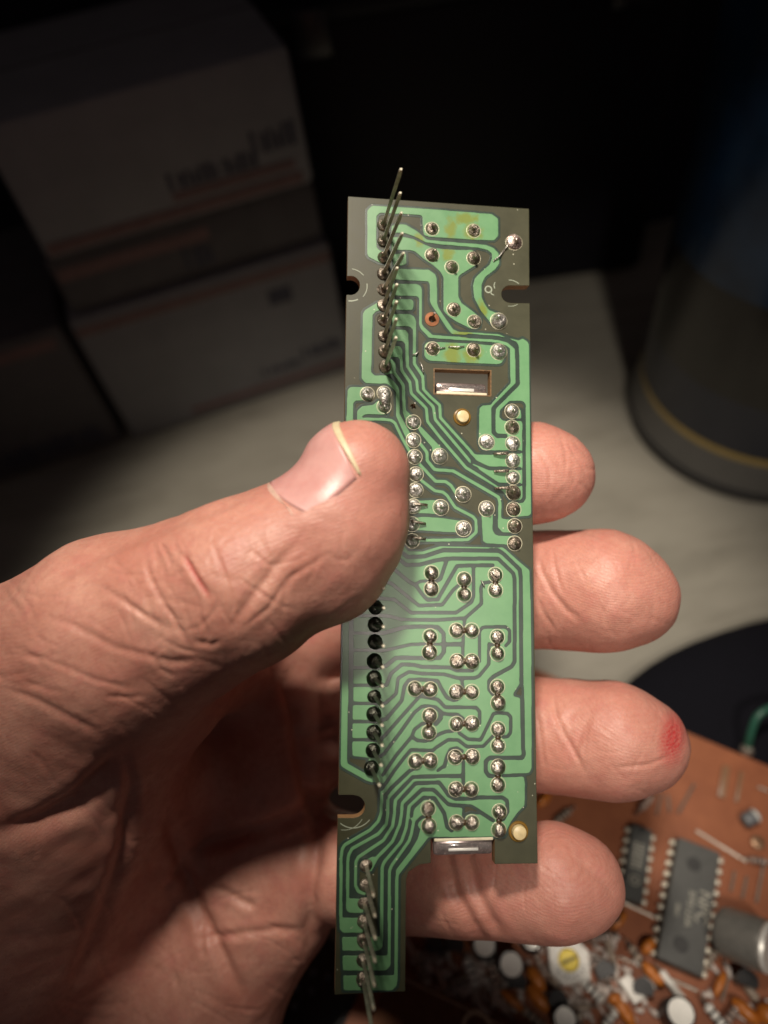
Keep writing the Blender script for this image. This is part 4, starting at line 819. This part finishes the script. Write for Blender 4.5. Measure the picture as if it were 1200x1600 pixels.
PALM = [[(395, 905, 147, 13), (60, 1250, 150, 17)], [(390, 1020, 152, 13), (60, 1350, 152, 17)], [(395, 1150, 152, 13), (80, 1480, 152, 17)], [(420, 1330, 147, 12), (120, 1640, 150, 18)],
        [(405, 1420, 144, 13.5), (292, 1580, 146, 18), (140, 1760, 148, 21)], [(428, 1110, 143, 10), (425, 1200, 141.5, 10), (415, 1290, 144, 9)], [(400, 1340, 143.5, 10), (430, 1410, 143.5, 11)],
        [(60, 1350, 152, 18), (-150, 1700, 152, 27), (-330, 2050, 160, 29)], [(120, 1640, 150, 18), (-150, 1750, 152, 25)]]
THENAR = [[(230, 1200, 138, 15), (120, 1420, 144, 19), (0, 1620, 150, 23)], [(190, 1000, 106, 14), (90, 1190, 122, 21), (-20, 1390, 132, 25), (-150, 1650, 146, 27)], [(250, 1060, 118, 12), (330, 1010, 134, 11), (395, 920, 145, 11)]]
VOX = 1.0
G0 = np.array([-150., -30., 84.]); GN = np.array([205, 225, 108])
gx, gy, gz = (G0[k] + np.arange(GN[k]) * VOX for k in range(3))
def new_field(): return np.full(tuple(GN), 12.0, np.float32)
def smin(a, b, k): h = np.clip(0.5 + 0.5 * (b - a) / k, 0, 1); return b + (a - b) * h - k * h * (1 - h)
def add_bone(F, a, b, ra, rb, k):
    lo = np.minimum(a - ra, b - rb) - 7; hi = np.maximum(a + ra, b + rb) + 7
    i0 = np.clip(((lo - G0) / VOX).astype(int), 0, GN - 1); i1 = np.clip(((hi - G0) / VOX).astype(int) + 2, 1, GN)
    if (i1 <= i0).any(): return
    X_, Y_, Z_ = gx[i0[0]:i1[0], None, None], gy[None, i0[1]:i1[1], None], gz[None, None, i0[2]:i1[2]]
    d = b - a; t_ = np.clip(((X_ - a[0]) * d[0] + (Y_ - a[1]) * d[1] + (Z_ - a[2]) * d[2]) / (d @ d), 0, 1)
    q = np.sqrt((X_ - a[0] - t_ * d[0]) ** 2 + (Y_ - a[1] - t_ * d[1]) ** 2 + (Z_ - a[2] - t_ * d[2]) ** 2) - (ra + (rb - ra) * t_)
    s_ = (slice(i0[0], i1[0]), slice(i0[1], i1[1]), slice(i0[2], i1[2])); F[s_] = smin(F[s_], q.astype(np.float32), k)
def chain(F, pts, k):
    for p, q in zip(pts[:-1], pts[1:]): add_bone(F, J(*p[:3]), J(*q[:3]), p[3], q[3], k)
FT = new_field(); chain(FT, BONES['thumb'], 1.5)
for c_ in THENAR: chain(FT, c_, 5.0)
add_bone(FT, J(556, 806, 98.5), J(510, 880, 98), 7.3, 8.6, 2)           # pulp of the thumb pressed on the board
FP = new_field()
for c_ in PALM: chain(FP, c_, 5.0)
FF = []
for nm in ('index', 'middle', 'ring', 'pinky'):
    F = new_field(); chain(F, BONES[nm], 1.0); FF.append(F)
FG = FF[0]
for F in FF[1:]: FG = smin(FG, F, 0.9)
field = smin(smin(FG, FP, 5.0), FT, 6.0)
def surface_nets(F):
    S = F < 0; nx, ny, nz = F.shape; acc = np.zeros((nx - 1, ny - 1, nz - 1, 3), np.float32); cnt = np.zeros((nx - 1, ny - 1, nz - 1), np.float32)
    sl = lambda o: tuple(slice(o[k], (nx, ny, nz)[k] - 1 + o[k]) for k in range(3))
    cor = [(0, 0, 0), (1, 0, 0), (0, 1, 0), (1, 1, 0), (0, 0, 1), (1, 0, 1), (0, 1, 1), (1, 1, 1)]
    for a in range(8):
        for b in range(a + 1, 8):
            if sum(abs(cor[a][k] - cor[b][k]) for k in range(3)) != 1: continue
            fa, fb = F[sl(cor[a])], F[sl(cor[b])]; x = S[sl(cor[a])] != S[sl(cor[b])]
            t_ = np.where(x, fa / np.where(x, fa - fb, 1), 0)
            for k in range(3): acc[..., k] += np.where(x, cor[a][k] + t_ * (cor[b][k] - cor[a][k]), 0)
            cnt += x
    act = cnt > 0; ids = np.full(act.shape, -1, np.int64); ids[act] = np.arange(act.sum()); I = np.argwhere(act)
    V = (I + acc[act] / cnt[act][:, None]) * VOX + G0
    Q = []
    for ax in range(3):
        o1, o2 = (ax + 1) % 3, (ax + 2) % 3
        lo = [slice(0, s_) for s_ in F.shape]; hi = list(lo); lo[ax] = slice(0, F.shape[ax] - 1); hi[ax] = slice(1, F.shape[ax])
        x = S[tuple(lo)] != S[tuple(hi)]; ins = S[tuple(lo)]
        E_ = np.argwhere(x); E_ = E_[(E_[:, o1] > 0) & (E_[:, o2] > 0) & (E_[:, o1] < F.shape[o1] - 1) & (E_[:, o2] < F.shape[o2] - 1)]
        def g_(d1, d2):
            q = E_.copy(); q[:, o1] -= d1; q[:, o2] -= d2; return ids[q[:, 0], q[:, 1], q[:, 2]]
        q = np.stack([g_(1, 1), g_(0, 1), g_(0, 0), g_(1, 0)], 1); fl_ = ~ins[E_[:, 0], E_[:, 1], E_[:, 2]]
        q[fl_] = q[fl_][:, ::-1]; Q.append(q)
    return V, np.concatenate(Q)
V, Q = surface_nets(field)
tmp = mesh('hand', V * 1.0, Q.tolist(), True)
to = bpy.data.objects.new('hand', tmp); COL.objects.link(to)
md = to.modifiers.new('s', 'SMOOTH'); md.factor = 0.5; md.iterations = 3
md = to.modifiers.new('d', 'SUBSURF'); md.levels = 2; md.render_levels = 2
dg = bpy.context.evaluated_depsgraph_get(); me = bpy.data.meshes.new_from_object(to.evaluated_get(dg)); bpy.data.objects.remove(to)
nv = len(me.vertices); co = np.empty(nv * 3, np.float32); me.vertices.foreach_get('co', co); co = co.reshape(-1, 3).astype(float)
no = np.empty(nv * 3, np.float32); me.vertices.foreach_get('normal', no); no = no.reshape(-1, 3).astype(float)
# which finger a skin point belongs to
def sample(F):
    q = (co - G0) / VOX; i = np.clip(np.round(q).astype(int), 0, GN - 1); return F[i[:, 0], i[:, 1], i[:, 2]]
own = np.stack([sample(F) for F in (FT, FP, *FF)], 1).argmin(1)         # 0 thumb, 1 palm, 2.. fingers
front = (no * co).sum(1) < 0                                           # palm side of the hand
pxy = np.stack([co[:, 0] / co[:, 2] * FOC + 600, co[:, 1] / co[:, 2] * FOC + 800], 1)
rel = np.zeros(nv); graze = np.zeros(nv)
def crease(groups, wd, dp, *pts, lip=0.18, red=0.0):
    pts = np.array(pts, float); mg = wd * 40; lo, hi = pts.min(0) - mg, pts.max(0) + mg
    sel = np.nonzero(gsel(tuple(groups)) & (pxy[:, 0] > lo[0]) & (pxy[:, 0] < hi[0]) & (pxy[:, 1] > lo[1]) & (pxy[:, 1] < hi[1]))[0]
    P_ = pxy[sel]; d = np.full(len(P_), 1e9)
    fade = np.ones(len(P_)); n = len(pts) - 1
    for i, (a, b) in enumerate(zip(pts[:-1], pts[1:])):
        ab = b - a; t_ = np.clip(((P_ - a) @ ab) / (ab @ ab), 0, 1); e = np.hypot(*(P_ - a - t_[:, None] * ab).T)
        u = (i + t_) / n; m_ = e < d; d[m_] = e[m_]; fade[m_] = np.clip(np.minimum(u[m_], 1 - u[m_]) * 5, 0, 1)
    d = d / FOC * 115; g_ = np.exp(-(d / wd) ** 2); l_ = np.exp(-((d - 2.0 * wd) / (1.1 * wd)) ** 2)
    rel[sel] += (-dp * g_ + dp * lip * l_) * fade; graze[sel] = np.maximum(graze[sel], red * g_ * fade)
_gs = {}
def gsel(gr):
    if gr not in _gs: _gs[gr] = np.isin(own, gr) & front
    return _gs[gr]
def fine_lines(groups, n, box, ang, spread, wd, dp, ln, seed):            # many short skin lines following one direction
    r_ = random.Random(seed)
    for _ in range(n):
        x, y = r_.uniform(box[0], box[2]), r_.uniform(box[1], box[3]); a = math.radians(ang + r_.gauss(0, spread)); L_ = r_.uniform(0.5, 1.4) * ln; c_ = r_.gauss(0, 0.25); p_ = []
        for k in range(4):
            p_.append((x, y)); x += L_ / 3 * math.cos(a); y += L_ / 3 * math.sin(a); a += c_
        crease(groups, wd * r_.uniform(0.7, 1.3), dp * r_.uniform(0.5, 1.3), *p_, lip=0.2)
TH, PA_, IX, MD, RG, PK = [0], [0, 1], [2], [3], [4], [5]
crease(TH, 0.41, 0.38, (285, 862), (297, 885), (312, 910), (330, 940), red=0.8)
crease(TH, 0.45, 0.20, (225, 868), (235, 905), (255, 942), (280, 985), (294, 1006)); crease(TH, 0.38, 0.15, (332, 850), (350, 895), (364, 940), (362, 965))
crease(TH, 0.9, 0.26, (473, 842), (430, 885), (396, 930), (357, 985)); crease(TH, 0.9, 0.30, (60, 930), (110, 892), (190, 850), (275, 818), (370, 780), (452, 752))
crease(TH, 0.52, 0.17, (150, 912), (190, 935), (225, 962), (275, 993)); crease(TH, 0.60, 0.15, (60, 960), (110, 975), (180, 1012), (270, 1035), (320, 1030))
crease(TH, 0.60, 0.17, (0, 1072), (60, 1095), (110, 1122), (165, 1150)); crease(TH, 0.45, 0.12, (0, 1020), (70, 1030), (150, 1062), (220, 1080)); crease(TH, 0.45, 0.14, (300, 1000), (330, 1008), (345, 1000))
crease(TH, 0.45, 0.14, (375, 985), (420, 950), (450, 905), (520, 860)); crease(TH, 0.38, 0.14, (250, 845), (262, 870), (268, 890)); crease(TH, 0.38, 0.11, (310, 960), (325, 985), (320, 1010))
crease(PA_, 1.6, 1.35, (-30, 1312), (60, 1284), (120, 1255), (165, 1212), (192, 1175)); crease(PA_, 1.1, 0.75, (193, 1160), (205, 1230), (192, 1330), (160, 1430), (100, 1570))
crease(PA_, 1.1, 1.12, (262, 1270), (275, 1320), (292, 1370), (312, 1422), (350, 1500), (390, 1585)); crease(PA_, 1.1, 1.20, (280, 1338), (330, 1318), (400, 1300), (460, 1280), (500, 1248))
crease(PA_, 0.7, 0.45, (320, 1380), (355, 1395), (385, 1412), (402, 1418)); crease(PA_, 0.6, 0.45, (250, 1398), (272, 1372), (292, 1350)); crease(PA_, 0.7, 0.38, (300, 1470), (360, 1462), (430, 1452), (480, 1455))
crease(PA_, 0.6, 0.45, (310, 1432), (314, 1470), (318, 1500)); crease(PA_, 0.8, 0.45, (262, 1360), (280, 1368), (300, 1362)); crease(PA_, 0.8, 0.60, (440, 1060), (450, 1100), (470, 1130))
crease(MD, 0.48, 0.21, (838, 862), (848, 895), (862, 924), (886, 955), (910, 968)); crease(MD, 0.30, 0.11, (862, 850), (868, 890), (880, 930)); crease(MD, 0.42, 0.15, (838, 930), (850, 960), (870, 990))
crease(RG, 0.42, 0.22, (862, 1080), (868, 1115), (880, 1145), (900, 1180), (916, 1210)); crease(RG, 0.36, 0.14, (838, 1105), (845, 1150), (850, 1200)); crease(RG, 0.36, 0.15, (960, 1200), (1010, 1196), (1050, 1180))
crease(RG, 4.5, 0.35, (868, 1128), (892, 1148), (915, 1158)); crease(IX, 0.36, 0.11, (840, 700), (860, 735), (858, 780))
crease(PK, 1.0, 0.65, (690, 1300), (700, 1345), (712, 1395), (738, 1442), (765, 1475)); crease(PK, 1.0, 0.6, (722, 1300), (732, 1345), (745, 1395), (768, 1440), (790, 1470)); crease(PK, 0.8, 0.2, (900, 1340), (935, 1370), (965, 1400))
AL = [1, 2, 3, 4, 5]
crease(AL, 1.2, 1.3, (448, 1040), (458, 1100), (466, 1160), (480, 1230), (498, 1285), (492, 1330), (482, 1400), (484, 1460), (494, 1510)); crease(AL, 0.9, 0.7, (466, 1160), (500, 1140), (530, 1130)); crease(AL, 1.2, 0.9, (480, 1240), (510, 1262), (535, 1275))
crease(PK, 0.8, 0.4, (556, 1330), (560, 1390), (566, 1440))
fine_lines([0], 34, (-20, 830, 330, 1100), 25, 18, 0.4, 0.07, 90, 1); fine_lines([0], 30, (180, 840, 420, 1010), 68, 14, 0.35, 0.09, 70, 2)
fine_lines([0], 22, (330, 820, 600, 980), 128, 16, 0.35, 0.06, 60, 3); fine_lines([0, 1], 40, (-20, 1120, 260, 1600), 60, 25, 0.5, 0.07, 140, 4)
fine_lines([0, 1], 36, (240, 1120, 520, 1600), 70, 40, 0.35, 0.07, 90, 5); fine_lines([1], 30, (260, 1250, 500, 1560), 5, 20, 0.35, 0.07, 80, 6)
for g_, bx_ in ((2, (830, 650, 930, 820)), (3, (830, 820, 1060, 1020)), (4, (830, 1060, 1080, 1250)), (5, (640, 1290, 970, 1470))):
    fine_lines([g_], 26, bx_, 75, 25, 0.3, 0.05, 45, 10 + g_); fine_lines([g_], 16, bx_, 20, 25, 0.3, 0.04, 45, 20 + g_)
q3 = co * 0.42
rel += 0.09 * np.sin(q3[:, 0] + 1.7 * np.sin(q3[:, 1] * 0.8)) * np.sin(q3[:, 1] * 1.1 + 1.3 * np.sin(q3[:, 2] * 0.7)) + 0.04 * np.sin(q3[:, 0] * 2.3 + 2 * np.sin(q3[:, 2])) * np.sin(q3[:, 1] * 2.6)
co2 = co + no * rel[:, None]
# blood graze on the ring fingertip
bx, by = (pxy[:, 0] - 1052) / 22, (pxy[:, 1] - 1152) / 44
gz_ = np.clip(1.25 - np.hypot(bx + 0.18 * by, by), 0, 1) * (own == 4) * front; graze = np.maximum(graze, gz_ * 1.3)
tips = np.zeros(nv)
for nm, o_i in (('thumb', 0), ('index', 2), ('middle', 3), ('ring', 4), ('pinky', 5)):
    c_ = J(*BONES[nm][0][:3]); d = np.linalg.norm(co - c_, axis=1); tips = np.maximum(tips, np.clip(1.5 - d / 14, 0, 1))
for k, val in (('graze', graze), ('tips', tips)):
    a_ = me.attributes.new(k, 'FLOAT', 'POINT'); a_.data.foreach_set('value', val.astype(np.float32))
me.vertices.foreach_set('co', ((co2 @ CW.T + [0, 0, CAM_H]) * MM).astype(np.float32).ravel()); me.update()
me.polygons.foreach_set('use_smooth', [True] * len(me.polygons))

t = NT('skin'); v = t.coord()
n1 = t.noise(v, 1.1, 4, 0.6); n2 = t.noise(v, 7, 4, 0.65); n3 = t.noise(v, 30, 3, 0.6)
c = t.ramp(n1, (0.32, (0.50, 0.205, 0.15)), (0.66, (0.63, 0.325, 0.245)))
at1 = t.n('ShaderNodeAttribute', attribute_name='tips'); at2 = t.n('ShaderNodeAttribute', attribute_name='graze')
c = t.mix(t.math('MULTIPLY', at1.outputs['Fac'], 0.55), c, (0.52, 0.205, 0.165))
c = t.mix(t.math('MULTIPLY', t.math('SUBTRACT', n2, 0.47, True), 2.4, True), c, (0.46, 0.175, 0.135))
c = t.mix(t.math('MULTIPLY', t.math('SUBTRACT', t.noise(v, 2.6, 3, 0.55), 0.52, True), 3.0, True), c, (0.53, 0.20, 0.165))
c = t.mix(t.math('MULTIPLY', t.math('SUBTRACT', n3, 0.60, True), 1.8, True), c, (0.66, 0.48, 0.38))
gm = t.math('MULTIPLY', at2.outputs['Fac'], t.math('ADD', t.math('MULTIPLY', t.math('SUBTRACT', n3, 0.40, True), 2.2), 0.55), True)
c = t.mix(gm, c, (0.46, 0.03, 0.035))
t.i['Subsurface Weight'].default_value = 0.2; t.i['Subsurface Radius'].default_value = (1.0, 0.35, 0.2); t.i['Subsurface Scale'].default_value = 0.12
t.l(t.math('ADD', t.math('MULTIPLY', n2, 0.22), 0.34), t.i['Roughness']); t.i['Specular IOR Level'].default_value = 0.45
vo = t.n('ShaderNodeTexVoronoi', Scale=24.0, feature='DISTANCE_TO_EDGE'); wv = t.n('ShaderNodeVectorMath', operation='ADD'); ns = t.n('ShaderNodeTexNoise', Scale=6.0, Detail=3.0)
t.l(v, ns.inputs['Vector']); sc = t.n('ShaderNodeVectorMath', operation='SCALE'); sc.inputs['Scale'].default_value = 0.18; t.l(ns.outputs['Color'], sc.inputs[0]); t.l(v, wv.inputs[0]); t.l(sc.outputs[0], wv.inputs[1]); t.l(wv.outputs[0], vo.inputs['Vector'])
cell = t.math('MINIMUM', vo.outputs['Distance'], 0.12)
wa = t.n('ShaderNodeTexWave', wave_type='RINGS', rings_direction='SPHERICAL', Scale=8.0, Distortion=4.0, Detail=1.0); wa.inputs['Detail Scale'].default_value = 0.6; t.l(v, wa.inputs['Vector'])
c = t.mix(t.math('MULTIPLY', t.math('SUBTRACT', 0.10, vo.outputs['Distance'], True), 4.5, True), c, (0.40, 0.19, 0.14))  # darker colour paints shade into the fine skin lines
c = t.mix(t.math('MULTIPLY', wa.outputs['Fac'], t.math('MULTIPLY', at1.outputs['Fac'], 0.12)), c, (0.66, 0.40, 0.32))  # paler colour paints lit crests on the fingertip ridges
t.l(c, t.i['Base Color'])
b1 = t.bump(cell, 0.22, 0.03); b2 = t.bump(n2, 0.25, 0.05, b1); b3 = t.bump(wa.outputs['Fac'], 0.13, 0.012, b2); b4 = t.bump(n3, 0.2, 0.02, b3)
t.l(b4, t.i['Normal'])
hand = link('hand', me, t.m, label='left hand gripping the narrow green circuit board, red graze on its ring fingertip', category='hand')

# thumb nail, laid on the skin
bvh = BVHTree.FromPolygons(co2.tolist(), [tuple(p.vertices) for p in me.polygons])
A0_, A1_ = J(494, 826, 97.3), J(578, 744, 97.5); axn = A1_ - A0_; axn /= np.linalg.norm(axn)
cz = np.array([0, 0, -1.0]); cz -= (cz @ axn) * axn; cz /= np.linalg.norm(cz); pr_ = np.cross(axn, cz); pr_ *= -1 if pr_[1] > 0 else 1
def nail_patch(name, material, s0, s1, f0, f1, lift0, lift1, thick, ns_=24, nf=24, skew=0.0):
    top = []; bot = []
    for i in range(ns_ + 1):
        for j in range(nf + 1):
            u, q = i / ns_, j / nf; fq = q * 2 - 1
            s_ = s0 + (s1 - s0) * u - (0.16 * fq * fq * (1 - u)) * -1 * (1 if s0 < 0.3 else 0) - (0.05 * fq * fq * u) + skew * fq * (u if s0 < 0.3 else 1)
            f_ = math.radians(f0 + (f1 - f0) * q); o = A0_ + (A1_ - A0_) * s_; dr = math.cos(f_) * cz + math.sin(f_) * pr_
            hit = bvh.ray_cast(Vector(o + dr * 25), Vector(-dr), 40); r = (25 - hit[3]) if hit[0] is not None else 8.5
            edge_ = min(1, 6 * min(q, 1 - q)); r += lift0 + (lift1 - lift0) * u - 0.22 * (1 - edge_)
            top.append(o + dr * r); bot.append(o + dr * (r - thick))
    n_ = (ns_ + 1) * (nf + 1); vv = [tuple((CW @ p + [0, 0, CAM_H]) * MM) for p in top + bot]; ff = []
    W1 = nf + 1
    for i in range(ns_):
        for j in range(nf):
            a = i * W1 + j; ff.append((a, a + 1, a + W1 + 1, a + W1)); ff.append((n_ + a, n_ + a + W1, n_ + a + W1 + 1, n_ + a + 1))
    rim = [j for j in range(nf)] + [i * W1 + nf for i in range(ns_)] + [ns_ * W1 + j for j in range(nf, 0, -1)] + [i * W1 for i in range(ns_, 0, -1)]
    for a, b in zip(rim, rim[1:] + rim[:1]): ff.append((b, a, n_ + a, n_ + b))
    return link(name, mesh(name, vv, ff, True), material, hand)
tn = NT('nail'); v = tn.coord(); c = tn.ramp(tn.noise(v, 2.2, 3), (0.35, (0.55, 0.265, 0.24)), (0.65, (0.63, 0.345, 0.315))); tn.l(c, tn.i['Base Color'])
tn.i['Roughness'].default_value = 0.38; tn.i['Subsurface Weight'].default_value = 0.08; tn.i['Subsurface Scale'].default_value = 0.08; tn.i['Coat Weight'].default_value = 0.0; tn.i['Coat Roughness'].default_value = 0.3
tn.l(tn.bump(tn.noise(v, 12, 3), 0.12, 0.02), tn.i['Normal'])
nail_patch('thumb_nail', tn.m, -0.02, 1.05, 4, 106, 0.10, 0.32, 0.6, skew=0.17)
nail_patch('nail_tip', mat('nail_edge', (0.64, 0.53, 0.34), 0.5, scale=8), 1.05, 1.13, 4, 106, 0.34, 0.26, 0.7, ns_=6, skew=0.17)
nail_patch('cuticle', mat('cuticle_skin', (0.60, 0.40, 0.32), 0.55, scale=14), -0.08, 0.0, 12, 96, -0.04, 0.16, 0.6, ns_=6)
